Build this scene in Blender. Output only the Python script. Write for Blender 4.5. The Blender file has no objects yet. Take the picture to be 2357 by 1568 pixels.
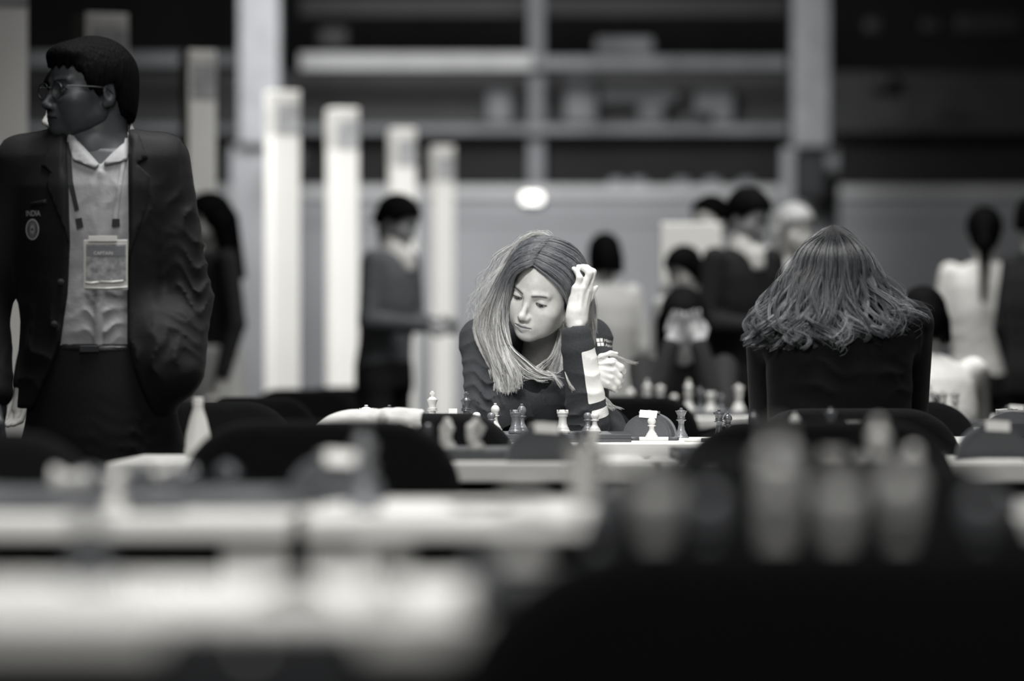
import bpy, bmesh, math, random
import numpy as np
from mathutils import Vector, Matrix, Euler
from mathutils.bvhtree import BVHTree

SC = bpy.context.scene
COL = SC.collection
random.seed(7)
RNG = np.random.default_rng(7)

# ------------------------------------------------------------------ camera, world, lights, exposure
FPX, CX, HY, HC = 9500.0, 1178.5, 850.0, 0.92      # focal length in pixels, centre column, horizon row, camera height (m)
cam_d = bpy.data.cameras.new('camera')
cam = bpy.data.objects.new('camera', cam_d)
COL.objects.link(cam)
SC.camera = cam
cam.location = (0, 0, HC)
cam.rotation_euler = (math.pi / 2, 0, 0)
cam_d.sensor_fit = 'HORIZONTAL'
cam_d.sensor_width = 36.0
cam_d.lens = FPX / 2357.0 * 36.0
cam_d.shift_y = (HY - 784.0) / 2357.0
cam_d.clip_start = 0.1
cam_d.clip_end = 200
cam_d.dof.use_dof = True
cam_d.dof.focus_distance = 10.13
cam_d.dof.aperture_fstop = cam_d.lens / 65.0

world = bpy.data.worlds.new('hall_dusk')
SC.world = world
world.use_nodes = True
world.node_tree.nodes['Background'].inputs[0].default_value = (0.95, 0.98, 1.0, 1)
world.node_tree.nodes['Background'].inputs[1].default_value = 0.012


def area(name, loc, size, energy, aim, spread=180, col=(1.0, 0.993, 0.975)):
    l = bpy.data.lights.new(name, 'AREA')
    l.shape = 'RECTANGLE'
    l.size, l.size_y = size
    l.energy = energy
    l.color = col
    l.spread = math.radians(spread)
    o = bpy.data.objects.new(name, l)
    COL.objects.link(o)
    o.location = loc
    o.rotation_euler = (Vector(aim) - Vector(loc)).to_track_quat('-Z', 'Y').to_euler()
    return o


area('table_light_rig', (0.0, 9.4, 5.0), (2.6, 2.2), 112, (0.0, 9.8, 0.8), 100)
area('added_front_spot', (-0.7, 5.4, 4.2), (0.9, 0.7), 5.8, (0.12, 10.4, 1.05), 24)  # added spot, spread narrowed so it brightens the woman and little else
area('table_light_rig', (-0.4, 4.4, 4.6), (2.6, 1.6), 58, (-0.4, 4.9, 0.7), 90)
area('table_light_rig', (0.0, 2.75, 3.4), (2.4, 0.6), 13, (0.0, 3.5, 0.7), 75)  # added unseen lamp, put in to brighten the nearest table and its pieces
area('house_light_rig', (0.3, -1.5, 4.6), (4.0, 1.5), 38, (0.2, 6.0, 0.7), 80)
area('table_light_rig', (0.5, 14.5, 5.2), (2.4, 2.4), 110, (0.7, 15.5, 1.0), 75)
area('hall_light_rig', (-2.1, 23.1, 5.4), (1.8, 8.0), 245, (-0.8, 27.0, 1.1), 95)
area('hall_light_rig', (1.4, 18.0, 5.4), (3.0, 2.5), 95, (1.1, 20.0, 0.9), 95)
area('wall_light_rig', (-0.8, 33.5, 5.4), (4.0, 2.0), 270, (-0.5, 40.0, 1.7), 95)

SC.view_settings.view_transform = 'Standard'
SC.view_settings.look = 'None'
SC.view_settings.gamma = 1.0
SC.view_settings.use_curve_mapping = False
SC.view_settings.exposure = 0.0


def P(px, py, Y):
    """A point of the hall: where the sight line through that spot of the photograph is Y metres away."""
    return np.array(((px - CX) / FPX * Y, Y, HC - (py - HY) / FPX * Y))


# ------------------------------------------------------------------ materials
def mat(name, col, rough=0.6, var=0.12, scale=30.0, bump=0.0, bscale=None, metallic=0.0, spec=0.4, sheen=0.0,
        coat=0.0, attr=None, alpha=1.0, trans=0.0, stretch=(1, 1, 1), emit=None, estr=1.0):
    m = bpy.data.materials.new(name)
    m.use_nodes = True
    nt = m.node_tree
    N, L = nt.nodes, nt.links
    b = N['Principled BSDF']
    b.inputs['Roughness'].default_value = rough
    b.inputs['Metallic'].default_value = metallic
    b.inputs['Specular IOR Level'].default_value = spec
    b.inputs['Sheen Weight'].default_value = sheen
    b.inputs['Coat Weight'].default_value = coat
    b.inputs['Alpha'].default_value = alpha
    b.inputs['Transmission Weight'].default_value = trans
    if isinstance(col, (int, float)):
        col = tone(col)
    tc = N.new('ShaderNodeTexCoord')
    mp = N.new('ShaderNodeMapping')
    mp.inputs['Scale'].default_value = stretch
    L.new(tc.outputs['Object'], mp.inputs['Vector'])
    nz = N.new('ShaderNodeTexNoise')
    nz.inputs['Scale'].default_value = scale
    nz.inputs['Detail'].default_value = 3
    L.new(mp.outputs['Vector'], nz.inputs['Vector'])
    mr = N.new('ShaderNodeMapRange')
    mr.inputs['From Min'].default_value = 0.3
    mr.inputs['From Max'].default_value = 0.7
    mr.inputs['To Min'].default_value = 1 - var
    mr.inputs['To Max'].default_value = 1 + var
    L.new(nz.outputs['Fac'], mr.inputs['Value'])
    mx = N.new('ShaderNodeMix')
    mx.data_type = 'RGBA'
    mx.blend_type = 'MULTIPLY'
    mx.inputs['Factor'].default_value = 1.0
    mx.inputs['A'].default_value = (*col, 1)
    L.new(mr.outputs['Result'], mx.inputs['B'])
    out = mx.outputs['Result']
    # attr: list of (attribute name, colour, threshold pair) painted over the base
    for an, ac, (t0, t1) in (attr or []):
        at = N.new('ShaderNodeAttribute')
        at.attribute_name = an
        r2 = N.new('ShaderNodeMapRange')
        r2.inputs['From Min'].default_value = t0
        r2.inputs['From Max'].default_value = t1
        L.new(at.outputs['Fac'], r2.inputs['Value'])
        m2 = N.new('ShaderNodeMix')
        m2.data_type = 'RGBA'
        L.new(r2.outputs['Result'], m2.inputs['Factor'])
        L.new(out, m2.inputs['A'])
        ac = tone(ac) if isinstance(ac, (int, float)) else ac
        m2.inputs['B'].default_value = (*ac, 1)
        out = m2.outputs['Result']
    L.new(out, b.inputs['Base Color'])
    if bump:
        n2 = N.new('ShaderNodeTexNoise')
        n2.inputs['Scale'].default_value = bscale or scale
        n2.inputs['Detail'].default_value = 4
        L.new(mp.outputs['Vector'], n2.inputs['Vector'])
        bp = N.new('ShaderNodeBump')
        bp.inputs['Strength'].default_value = bump
        bp.inputs['Distance'].default_value = 0.01
        L.new(n2.outputs['Fac'], bp.inputs['Height'])
        L.new(bp.outputs['Normal'], b.inputs['Normal'])
    if emit:
        b.inputs['Emission Color'].default_value = (*emit, 1)
        b.inputs['Emission Strength'].default_value = estr
    return m


def tone(v):
    """A grey of the toned black-and-white print: cool in the darks, warm in the lights."""
    w = min(1.0, max(0.0, (v - 0.05) / 0.5))
    return (v * (0.94 + 0.072 * w), v * (0.985 + 0.018 * w), v * (1.08 - 0.11 * w))


M = {}
M['laminate'] = mat('white_laminate', 0.80, 0.35, 0.03, 8, spec=0.5)
M['laminate_dim'] = mat('grey_laminate', 0.42, 0.4, 0.04, 8)
M['steel'] = mat('painted_steel', 0.45, 0.35, 0.05, 20, metallic=0.6)
M['steel_dark'] = mat('dark_steel', 0.05, 0.35, 0.1, 20, metallic=0.5)
M['chair_fabric'] = mat('black_chair_fabric', 0.0075, 0.95, 0.5, 420, bump=0.35, bscale=600, spec=0.08, sheen=0.03)
M['chair_grey'] = mat('grey_chair_fabric', 0.16, 0.85, 0.3, 300, bump=0.3)
M['wood_light'] = mat('pale_boxwood', 0.60, 0.32, 0.14, 60, spec=0.5, stretch=(1, 1, 0.15))
M['wood_dark'] = mat('dark_rosewood', 0.085, 0.22, 0.35, 70, spec=0.6, stretch=(1, 1, 0.15), coat=0.3)
M['wood_mid'] = mat('mid_brown_wood', 0.15, 0.28, 0.35, 70, spec=0.6, stretch=(1, 1, 0.15), coat=0.2)
M['felt'] = mat('dark_felt', 0.03, 0.95)
M['paper'] = mat('white_paper', 0.82, 0.7, 0.03, 30)
M['plastic_dark'] = mat('dark_grey_plastic', 0.075, 0.5, 0.1, 200, bump=0.05)
M['plastic_mid'] = mat('mid_grey_plastic', 0.20, 0.45, 0.06, 200)
M['plastic_white'] = mat('white_plastic', 0.72, 0.4, 0.03, 60)
M['screen'] = mat('grey_display_glass', 0.12, 0.15, 0.02, 30)
M['clear'] = mat('clear_plastic', 0.85, 0.08, 0.02, 20, trans=0.75, alpha=1.0)
M['floor'] = mat('dark_hall_carpet', 0.022, 0.9, 0.4, 60, bump=0.3, bscale=200)
M['wall'] = mat('grey_hall_wall', 0.19, 0.75, 0.10, 0.9)
M['wall_trim'] = mat('pale_wall_rail', 0.30, 0.6, 0.1, 2)
M['wall_dark'] = mat('dark_grandstand_wall', 0.008, 0.9, 0.3, 1.5)
M['concrete'] = mat('pale_concrete', 0.19, 0.7, 0.15, 5, bump=0.1)
M['beam'] = mat('pale_grey_beam', 0.33, 0.6, 0.15, 2.0)
M['tarp'] = mat('grey_tarpaulin', 0.14, 0.7, 0.35, 1.6)
M['seat_dark'] = mat('grandstand_seat', 0.022, 0.6, 0.2, 4)
M['board_white'] = mat('white_display_board', 0.80, 0.55, 0.04, 4)
M['ceiling'] = mat('black_ceiling', 0.01, 0.9, 0.2, 2)


def lum(v):
    return tone(v)


# ------------------------------------------------------------------ object helpers
def mk(name, V, F, m=None, parent=None, smooth=True, attrs=None, base=None):
    me = bpy.data.meshes.new(name)
    V = np.asarray(V, dtype=np.float64)
    if base is not None:
        V = V - np.asarray(base)
    if isinstance(F, np.ndarray):
        F = F.tolist()
    me.from_pydata(V.tolist(), [], F)
    if smooth:
        me.polygons.foreach_set('use_smooth', np.ones(len(me.polygons), dtype=bool))
    if m is not None:
        me.materials.append(m)
    for an, vals in (attrs or {}).items():
        a = me.attributes.new(an, 'FLOAT', 'POINT')
        a.data.foreach_set('value', np.asarray(vals, dtype=np.float32))
    me.update()
    o = bpy.data.objects.new(name, me)
    COL.objects.link(o)
    if parent is not None:
        o.parent = parent
    return o


def tag(o, label=None, cat=None, group=None, kind=None):
    if label:
        o['label'] = label
    if cat:
        o['category'] = cat
    if group:
        o['group'] = group
    if kind:
        o['kind'] = kind
    return o


def thing(name, label, cat, loc=(0, 0, 0), rz=0.0, group=None, kind=None):
    o = bpy.data.objects.new(name, None)
    o.empty_display_size = 0.05
    COL.objects.link(o)
    o.location = loc
    o.rotation_euler = (0, 0, rz)
    return tag(o, label, cat, group, kind)


def dup(root, loc, rz, label, group=None, scale=None):
    r = root.copy()
    COL.objects.link(r)
    r.location = loc
    r.rotation_euler = (0, 0, rz)
    if scale is not None:
        r.scale = scale
    r['label'] = label
    if group:
        r['group'] = group
    for ch in list(root.children):
        c = ch.copy()
        COL.objects.link(c)
        c.parent = r
        for g in ch.children:
            d = g.copy()
            COL.objects.link(d)
            d.parent = c
    return r


def box(lo, hi, bev=0.0, seg=2):
    lo, hi = np.minimum(lo, hi), np.maximum(lo, hi)
    bm = bmesh.new()
    bmesh.ops.create_cube(bm, size=1.0)
    for v in bm.verts:
        v.co = Vector([(lo[i] + hi[i]) / 2 + v.co[i] * (hi[i] - lo[i]) for i in range(3)])
    if bev > 0:
        bmesh.ops.bevel(bm, geom=list(bm.edges), offset=bev, segments=seg, affect='EDGES', profile=0.6)
    return grab(bm)


def grab(bm):
    bm.verts.index_update()
    V = np.array([v.co[:] for v in bm.verts])
    F = [[v.index for v in f.verts] for f in bm.faces]
    bm.free()
    return V, F


def join(*parts):
    Vs, Fs, n = [], [], 0
    for V, F in parts:
        V = np.asarray(V)
        Vs.append(V)
        Fs += [[i + n for i in f] for f in F]
        n += len(V)
    return np.concatenate(Vs), Fs


def xf(VF, loc=(0, 0, 0), rot=(0, 0, 0), sc=(1, 1, 1)):
    R = np.array(Euler(rot).to_matrix())
    return (np.asarray(VF[0]) * np.asarray(sc)) @ R.T + np.asarray(loc), VF[1]


def lathe(prof, n=20, cap=True):
    V, F = [], []
    for r, z in prof:
        for i in range(n):
            a = 2 * math.pi * i / n
            V.append((r * math.cos(a), r * math.sin(a), z))
    for j in range(len(prof) - 1):
        for i in range(n):
            k = (i + 1) % n
            F.append([j * n + i, j * n + k, (j + 1) * n + k, (j + 1) * n + i])
    if cap:
        F.append(list(range(n))[::-1])
        F.append([(len(prof) - 1) * n + i for i in range(n)])
    return np.array(V), F


def tube(path, r, n=8, r2=None):
    path = [np.asarray(p, float) for p in path]
    V, F = [], []
    m = len(path)
    up = np.array((0.13, 0.31, 0.94))
    for i, p in enumerate(path):
        t = path[min(i + 1, m - 1)] - path[max(i - 1, 0)]
        t = t / (np.linalg.norm(t) + 1e-9)
        u = np.cross(t, up)
        if np.linalg.norm(u) < 0.05:
            u = np.cross(t, (1.0, 0, 0))
        u /= np.linalg.norm(u)
        w = np.cross(t, u)
        rr = r if r2 is None else r + (r2 - r) * i / (m - 1)
        for k in range(n):
            a = 2 * math.pi * k / n
            V.append(p + rr * (math.cos(a) * u + math.sin(a) * w))
    for i in range(m - 1):
        for k in range(n):
            k2 = (k + 1) % n
            F.append([i * n + k, i * n + k2, (i + 1) * n + k2, (i + 1) * n + k])
    F.append(list(range(n))[::-1])
    F.append([(m - 1) * n + k for k in range(n)])
    return np.array(V), F


# ------------------------------------------------------------------ implicit surfaces: blended capsules and ellipsoids meshed by surface nets
def smin(a, b, k):
    if k <= 0:
        return np.minimum(a, b)
    h = np.clip(0.5 + 0.5 * (b - a) / k, 0, 1)
    return b + (a - b) * h - k * h * (1 - h)


class SDF:
    def __init__(s, lo, hi, h):
        s.h = h
        s.lo = np.asarray(lo, float)
        n = np.ceil((np.asarray(hi, float) - s.lo) / h).astype(int) + 1
        s.ax = [s.lo[i] + h * np.arange(n[i]) for i in range(3)]
        s.F = np.full(n, 1.0, np.float32)

    def op(s, prim, k=0.0, mode='u'):
        fn, lo, hi = prim
        pad = k + 3 * s.h
        sl = []
        for i in range(3):
            a = int(np.searchsorted(s.ax[i], lo[i] - pad))
            b = int(np.searchsorted(s.ax[i], hi[i] + pad))
            if b - a < 1:
                return s
            sl.append(slice(a, b))
        X = s.ax[0][sl[0]][:, None, None].astype(np.float32)
        Y = s.ax[1][sl[1]][None, :, None].astype(np.float32)
        Z = s.ax[2][sl[2]][None, None, :].astype(np.float32)
        d = fn(X, Y, Z).astype(np.float32)
        A = s.F[tuple(sl)]
        if mode == 'u':
            s.F[tuple(sl)] = smin(A, d, k)
        elif mode == 's':
            s.F[tuple(sl)] = -smin(-A, d, k)
        elif mode == 'i':
            s.F[tuple(sl)] = -smin(-A, -d, k)
        elif mode == 'add':
            s.F[tuple(sl)] = A + d
        return s

    def mesh(s):
        F = s.F
        S = F < 0
        n = F.shape
        cnt = np.zeros([x - 1 for x in n], np.int8)
        offs = [(i, j, k) for i in (0, 1) for j in (0, 1) for k in (0, 1)]
        for i, j, k in offs:
            cnt += S[i:n[0] - 1 + i, j:n[1] - 1 + j, k:n[2] - 1 + k]
        msk = (cnt > 0) & (cnt < 8)
        idx = np.full(msk.shape, -1, np.int64)
        C = np.argwhere(msk)
        idx[msk] = np.arange(len(C))
        vals = {o: F[C[:, 0] + o[0], C[:, 1] + o[1], C[:, 2] + o[2]] for o in offs}
        acc = np.zeros((len(C), 3))
        num = np.zeros(len(C))
        for o in offs:
            for a in range(3):
                if o[a] == 0:
                    q = list(o)
                    q[a] = 1
                    va, vb = vals[o], vals[tuple(q)]
                    cr = (va < 0) != (vb < 0)
                    t = np.where(cr, va / np.where(cr, va - vb, 1), 0)
                    p = np.tile(np.array(o, float), (len(C), 1))
                    p[:, a] = t
                    acc += p * cr[:, None]
                    num += cr
        V = s.lo + (C + acc / np.maximum(num, 1)[:, None]) * s.h
        Q = []
        for a in range(3):
            b, c = (a + 1) % 3, (a + 2) % 3
            A0 = np.take(S, range(0, n[a] - 1), axis=a)
            A1 = np.take(S, range(1, n[a]), axis=a)
            E = np.argwhere(A0 != A1)
            ok = (E[:, b] > 0) & (E[:, c] > 0) & (E[:, b] < n[b] - 1) & (E[:, c] < n[c] - 1)
            E = E[ok]
            ins = A0[E[:, 0], E[:, 1], E[:, 2]]

            def cell(db, dc):
                q = E.copy()
                q[:, b] += db
                q[:, c] += dc
                return idx[q[:, 0], q[:, 1], q[:, 2]]
            f = np.stack([cell(-1, -1), cell(0, -1), cell(0, 0), cell(-1, 0)], 1)
            f[~ins] = f[~ins][:, ::-1]
            Q.append(f)
        return V, np.concatenate(Q)


def cap(a, b, ra, rb=None):
    a, b = np.asarray(a, float), np.asarray(b, float)
    rb = ra if rb is None else rb
    ab = b - a
    L2 = max(float(ab @ ab), 1e-12)
    R = max(ra, rb)

    def fn(X, Y, Z):
        t = np.clip(((X - a[0]) * ab[0] + (Y - a[1]) * ab[1] + (Z - a[2]) * ab[2]) / L2, 0, 1)
        return np.sqrt((X - a[0] - t * ab[0]) ** 2 + (Y - a[1] - t * ab[1]) ** 2 + (Z - a[2] - t * ab[2]) ** 2) - (ra + (rb - ra) * t)
    return fn, np.minimum(a, b) - R, np.maximum(a, b) + R


def ell(c, r, R=None):
    c, r = np.asarray(c, float), np.asarray(r, float)
    B = r.max() if R is not None else r

    def fn(X, Y, Z):
        x, y, z = X - c[0], Y - c[1], Z - c[2]
        if R is not None:
            x, y, z = (R[0][i] * x + R[1][i] * y + R[2][i] * z for i in range(3))
        k0 = np.sqrt((x / r[0]) ** 2 + (y / r[1]) ** 2 + (z / r[2]) ** 2)
        k1 = np.sqrt((x / r[0] ** 2) ** 2 + (y / r[1] ** 2) ** 2 + (z / r[2] ** 2) ** 2)
        return k0 * (k0 - 1) / np.maximum(k1, 1e-6)
    return fn, c - B, c + B


def loft(o, axis, lat, secs):
    """Stack of ellipses along axis from o; lat is the wide direction; secs rows: (s, half width, half depth[, shift])."""
    o, w = np.asarray(o, float), np.asarray(axis, float)
    w = w / np.linalg.norm(w)
    u = np.asarray(lat, float)
    u = u - (u @ w) * w
    u /= np.linalg.norm(u)
    v = np.cross(w, u)
    T = np.array([s[0] for s in secs])
    A = np.array([s[1] for s in secs])
    B = np.array([s[2] for s in secs])
    D = np.array([s[3] if len(s) > 3 else 0 for s in secs])
    pts = np.array([o + w * t + sg * u * a for t, a in zip(T, A) for sg in (-1, 1)] + [o + w * t + sg * v * (b + abs(d)) for t, b, d in zip(T, B, D) for sg in (-1, 1)])

    def fn(X, Y, Z):
        x, y, z = X - o[0], Y - o[1], Z - o[2]
        qu = x * u[0] + y * u[1] + z * u[2]
        qv = x * v[0] + y * v[1] + z * v[2]
        qw = x * w[0] + y * w[1] + z * w[2]
        a = np.interp(qw, T, A)
        b = np.interp(qw, T, B)
        qv = qv - np.interp(qw, T, D)
        d = (np.sqrt((qu / a) ** 2 + (qv / b) ** 2) - 1) * np.minimum(a, b)
        return np.maximum(d, np.maximum(T[0] - qw, qw - T[-1]))
    return fn, pts.min(0), pts.max(0)


def rbox(c, half, rad, R=None):
    c, half = np.asarray(c, float), np.asarray(half, float)
    B = np.full(3, np.linalg.norm(half)) if R is not None else half

    def fn(X, Y, Z):
        x, y, z = X - c[0], Y - c[1], Z - c[2]
        if R is not None:
            x, y, z = (R[0][i] * x + R[1][i] * y + R[2][i] * z for i in range(3))
        qx, qy, qz = (np.abs(q) - (half[i] - rad) for i, q in enumerate((x, y, z)))
        return np.sqrt(np.maximum(qx, 0) ** 2 + np.maximum(qy, 0) ** 2 + np.maximum(qz, 0) ** 2) + np.minimum(np.maximum(qx, np.maximum(qy, qz)), 0) - rad
    return fn, c - B, c + B


BIG = (np.full(3, -99.0), np.full(3, 99.0))


def func(f, lo=BIG[0], hi=BIG[1]):
    return f, np.asarray(lo, float), np.asarray(hi, float)


def chain(s, pts, rs, k, mode='u'):
    for i in range(len(pts) - 1):
        s.op(cap(pts[i], pts[i + 1], rs[i], rs[i + 1]), k, mode)


def ss(a, b, x):
    t = np.clip((x - a) / (b - a), 0, 1)
    return t * t * (3 - 2 * t)


def place(V, Mx):
    A = np.array(Mx)
    return V @ A[:3, :3].T + A[:3, 3]


def bvh_of(V, F):
    return BVHTree.FromPolygons([Vector(v) for v in V], [list(map(int, f)) for f in F])


def folds(s, c, rad, d, lam, amp, wob=1.0, seed=0.0):
    """Soft cloth folds: ridges across direction d, fading away from c."""
    c, d = np.asarray(c, float), np.asarray(d, float)
    d = d / np.linalg.norm(d)
    p = np.cross(d, (0.2, -0.9, 0.3))
    p /= np.linalg.norm(p)
    r3 = np.broadcast_to(np.asarray(rad, float), 3)

    def fn(X, Y, Z):
        x, y, z = X - c[0], Y - c[1], Z - c[2]
        u = (x * d[0] + y * d[1] + z * d[2]) / lam
        v = (x * p[0] + y * p[1] + z * p[2]) / lam
        ph = 6.283 * u + wob * 1.7 * np.sin(2.3 * v + seed) + 0.8 * wob * np.sin(4.1 * v + 1.3 * u + 2 * seed)
        w = np.exp(-((x / r3[0]) ** 2 + (y / r3[1]) ** 2 + (z / r3[2]) ** 2))
        rid = np.sqrt(np.abs(np.sin(ph * 0.5)) + 1e-4)
        return amp * (rid - 0.75) * w * (0.6 + 0.4 * np.sin(1.7 * v + 3 * seed))
    return s.op((fn, c - 2 * r3, c + 2 * r3), 0, 'add')


# ------------------------------------------------------------------ heads
def head_mesh(h=0.0035, fem=False, gaze=(-8, -32), ears=True, neck=None, wide=1.0):
    """A head facing -Y about its own centre, crown at +0.115, chin at -0.112; returns V, F and paint masks."""
    s = SDF((-0.10, -0.135, -0.20), (0.10, 0.125, 0.135), h)
    s.op(ell((0, 0.008, 0.030), (0.073, 0.098, 0.085)))
    s.op(ell((0, -0.030, -0.037), (0.058, 0.060, 0.068)), 0.03)
    for g in (-1, 1):
        s.op(cap((0.047 * g, 0.0, -0.058), (0.008 * g, -0.070, -0.089), 0.017, 0.014), 0.03)
        s.op(ell((0.043 * g, -0.056, -0.024), (0.022, 0.024, 0.020)), 0.025)
        s.op(cap((0.015 * g, -0.0850, 0.0165), (0.042 * g, -0.0725, 0.0195), 0.0075, 0.006), 0.014)
    for g in (-1, 1):
        s.op(ell((0.032 * g, -0.056, -0.056), (0.021, 0.024, 0.028)), 0.03)
    s.op(ell((0, -0.076, -0.090), (0.018, 0.018, 0.013)), 0.02)
    for g in (-1, 1):
        s.op(ell((0.030 * g, -0.100, -0.002), (0.020, 0.0205, 0.0135)), 0.014, 's')
    s.op(cap((0, -0.0825, 0.010), (0, -0.107, -0.033), 0.0058, 0.0072), 0.013)
    s.op(ell((0, -0.1065, -0.0365), (0.0078, 0.0086, 0.0076)), 0.009)
    for g in (-1, 1):
        s.op(ell((0.0105 * g, -0.098, -0.041), (0.0058, 0.0090, 0.0062)), 0.008)
        s.op(ell((0.006 * g, -0.102, -0.0475), (0.003, 0.004, 0.0025)), 0.003, 's')
    s.op(ell((0, -0.083, -0.064), (0.026, 0.016, 0.018)), 0.012)
    for g in (-1, 1):
        s.op(cap((0.018 * g, -0.090, -0.0655), (0.004 * g, -0.0985, -0.0605), 0.0018, 0.0045), 0.007)
        s.op(cap((0.015 * g, -0.091, -0.0695), (0, -0.0965, -0.0728), 0.003, 0.0050), 0.006)
    for g in (-1, 1):
        s.op(cap((0.0205 * g, -0.0925, -0.0672), (0.008 * g, -0.1015, -0.0660), 0.0014, 0.0018), 0.0025, 's')
        s.op(cap((0.008 * g, -0.1015, -0.0660), (0, -0.1035, -0.0666), 0.0018, 0.0018), 0.0025, 's')
    eyes = []
    e_u, e_l = np.radians(gaze[0]), np.radians(gaze[1])
    em = (e_u + e_l) / 2
    for g in (-1, 1):
        c = np.array((0.0315 * g, -0.0712, -0.0005))
        eyes.append(c)
        s.op(ell(c, (0.0120, 0.0120, 0.0120)))

        def lid(up, c=c):
            def fn(X, Y, Z):
                x, y, z = X - c[0], Y - c[1], Z - c[2]
                w = np.sqrt(np.clip(1 - (x / 0.0145) ** 2, 0, 1))
                e = em + ((e_u if up else e_l) - em) * w
                pl = np.sin(e) * y + np.cos(e) * z
                d = np.sqrt(x * x + y * y + z * z) - 0.0150
                return np.maximum(d, -pl if up else pl)
            return fn
        s.op(func(lid(True), c - 0.016, c + 0.016), 0.0025)
        s.op(func(lid(False), c - 0.016, c + 0.016), 0.0025)
    if ears:
        for g in (-1, 1):
            R = np.array(Euler((0.15, 0.0, 0.35 * g)).to_matrix())
            s.op(ell((0.072 * g, 0.012, -0.010), (0.008, 0.018, 0.030), R), 0.006)
            s.op(ell((0.080 * g, 0.008, -0.008), (0.006, 0.009, 0.017), R), 0.005, 's')
            s.op(ell((0.071 * g, 0.004, -0.034), (0.006, 0.009, 0.009)), 0.006)
    if neck is not None:
        s.op(cap((0, 0.030, -0.06), (0, 0.045, -0.195), neck, neck * 1.06), 0.03)
    V, F = s.mesh()
    x, y, z = V[:, 0], V[:, 1], V[:, 2]
    ax = np.abs(x)
    lipc = -0.0665
    upper = lipc + 0.0085 * np.clip(1 - (ax / 0.021) ** 1.6, 0, 1) - 0.0015 * np.exp(-(ax / 0.004) ** 2)
    lower = lipc - 0.0095 * np.sqrt(np.clip(1 - (ax / 0.020) ** 2, 0, 1))
    lip = ss(-0.0015, 0.0015, np.minimum(upper - z, z - lower)) * (y < -0.08) * (ax < 0.024)
    by = 0.0165 + 0.004 * np.sin(np.clip((ax - 0.012) / 0.036, 0, 1) * math.pi * 0.75)
    brow = np.exp(-((z - by) / 0.0034) ** 2) * ss(0.008, 0.014, ax) * (1 - ss(0.042, 0.052, ax)) * (y < -0.045)
    lash = np.zeros(len(V))
    for c in eyes:
        dx, dy, dz = x - c[0], y - c[1], z - c[2]
        rr = np.sqrt(dx * dx + dy * dy + dz * dz)
        el = np.arctan2(dz, -dy)
        w = np.sqrt(np.clip(1 - (dx / 0.0148) ** 2, 0, 1))
        eu = em + (e_u - em) * w
        elw = em + (e_l - em) * w
        near = (rr < 0.0165) * (np.abs(dx) < 0.0150)
        inn = 1.3 * np.exp(-(((el - eu) / 0.20) ** 2)) + 0.5 * np.exp(-(((el - elw) / 0.12) ** 2))
        lash = np.maximum(lash, near * np.clip(inn, 0, 1))
        lash = np.maximum(lash, 0.9 * near * (el < eu) * (el > elw))
    line = np.exp(-((z - lipc - 0.0005) / 0.0016) ** 2) * (y < -0.085) * (ax < 0.022)
    nost = np.maximum(np.exp(-((ax - 0.006) / 0.0035) ** 2 - ((z + 0.0465) / 0.0025) ** 2) * (y < -0.093), 0)
    if wide != 1.0:
        V = V * np.array((wide, 1, 1))
    return V, F, {'lip': lip, 'dark': np.clip(np.maximum(np.maximum(brow * 0.95, lash), np.maximum(line * 0.75, nost * 0.7)), 0, 1)}, eyes


def eye_vf(c, gaze_el, r=0.0132, yaw=0.0):
    V, F = lathe([(max(r * math.sin(t), 1e-5), -r * math.cos(t)) for t in np.linspace(0, math.pi, 15)], 20, False)
    # lathe axis z -> gaze direction
    g = np.array((math.sin(yaw) * math.cos(gaze_el), -math.cos(gaze_el) * math.cos(yaw), math.sin(gaze_el)))
    ang = np.arccos(np.clip(V[:, 2] / r, -1, 1))
    q = Vector((0, 0, 1)).rotation_difference(Vector(g)).to_matrix()
    V2 = V @ np.array(q).T + np.asarray(c)
    iris = 1 - ss(0.42, 0.50, ang)
    pupil = 1 - ss(0.18, 0.23, ang)
    return V2, F, iris, pupil


def hair_cap(h, line, off=0.012, back=0.0, noise=0.003, extra=None, lo=-0.2, face=False):
    """Hair shell around the cranium, kept above line(y): list of (y, z)."""
    s = SDF((-0.14, -0.14, lo), (0.14, 0.17, 0.16), h)
    s.op(ell((0, 0.008, 0.030), (0.073 + off, 0.098 + off, 0.085 + off)))
    if back:
        s.op(ell((0, 0.055, -0.035), (0.062 + off * 0.5, 0.045 + off, 0.075)), 0.03)
    for p in extra or []:
        s.op(p, 0.02)
    if face:
        s.op(ell((0, -0.030, -0.037), (0.060, 0.062, 0.068)), 0.02)
        return s.mesh()
    ys = [a for a, b in line]
    zs = [b for a, b in line]

    def cut(X, Y, Z):
        return np.interp(Y, ys, zs) - Z + noise * (np.sin(X * 260 + Y * 170) + 0.7 * np.sin(X * 610 - Y * 430 + 1.0)) + 0 * Z
    s.op(func(cut), 0.006, 'i')
    # hollow where the face and skull are
    return s.mesh()


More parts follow.
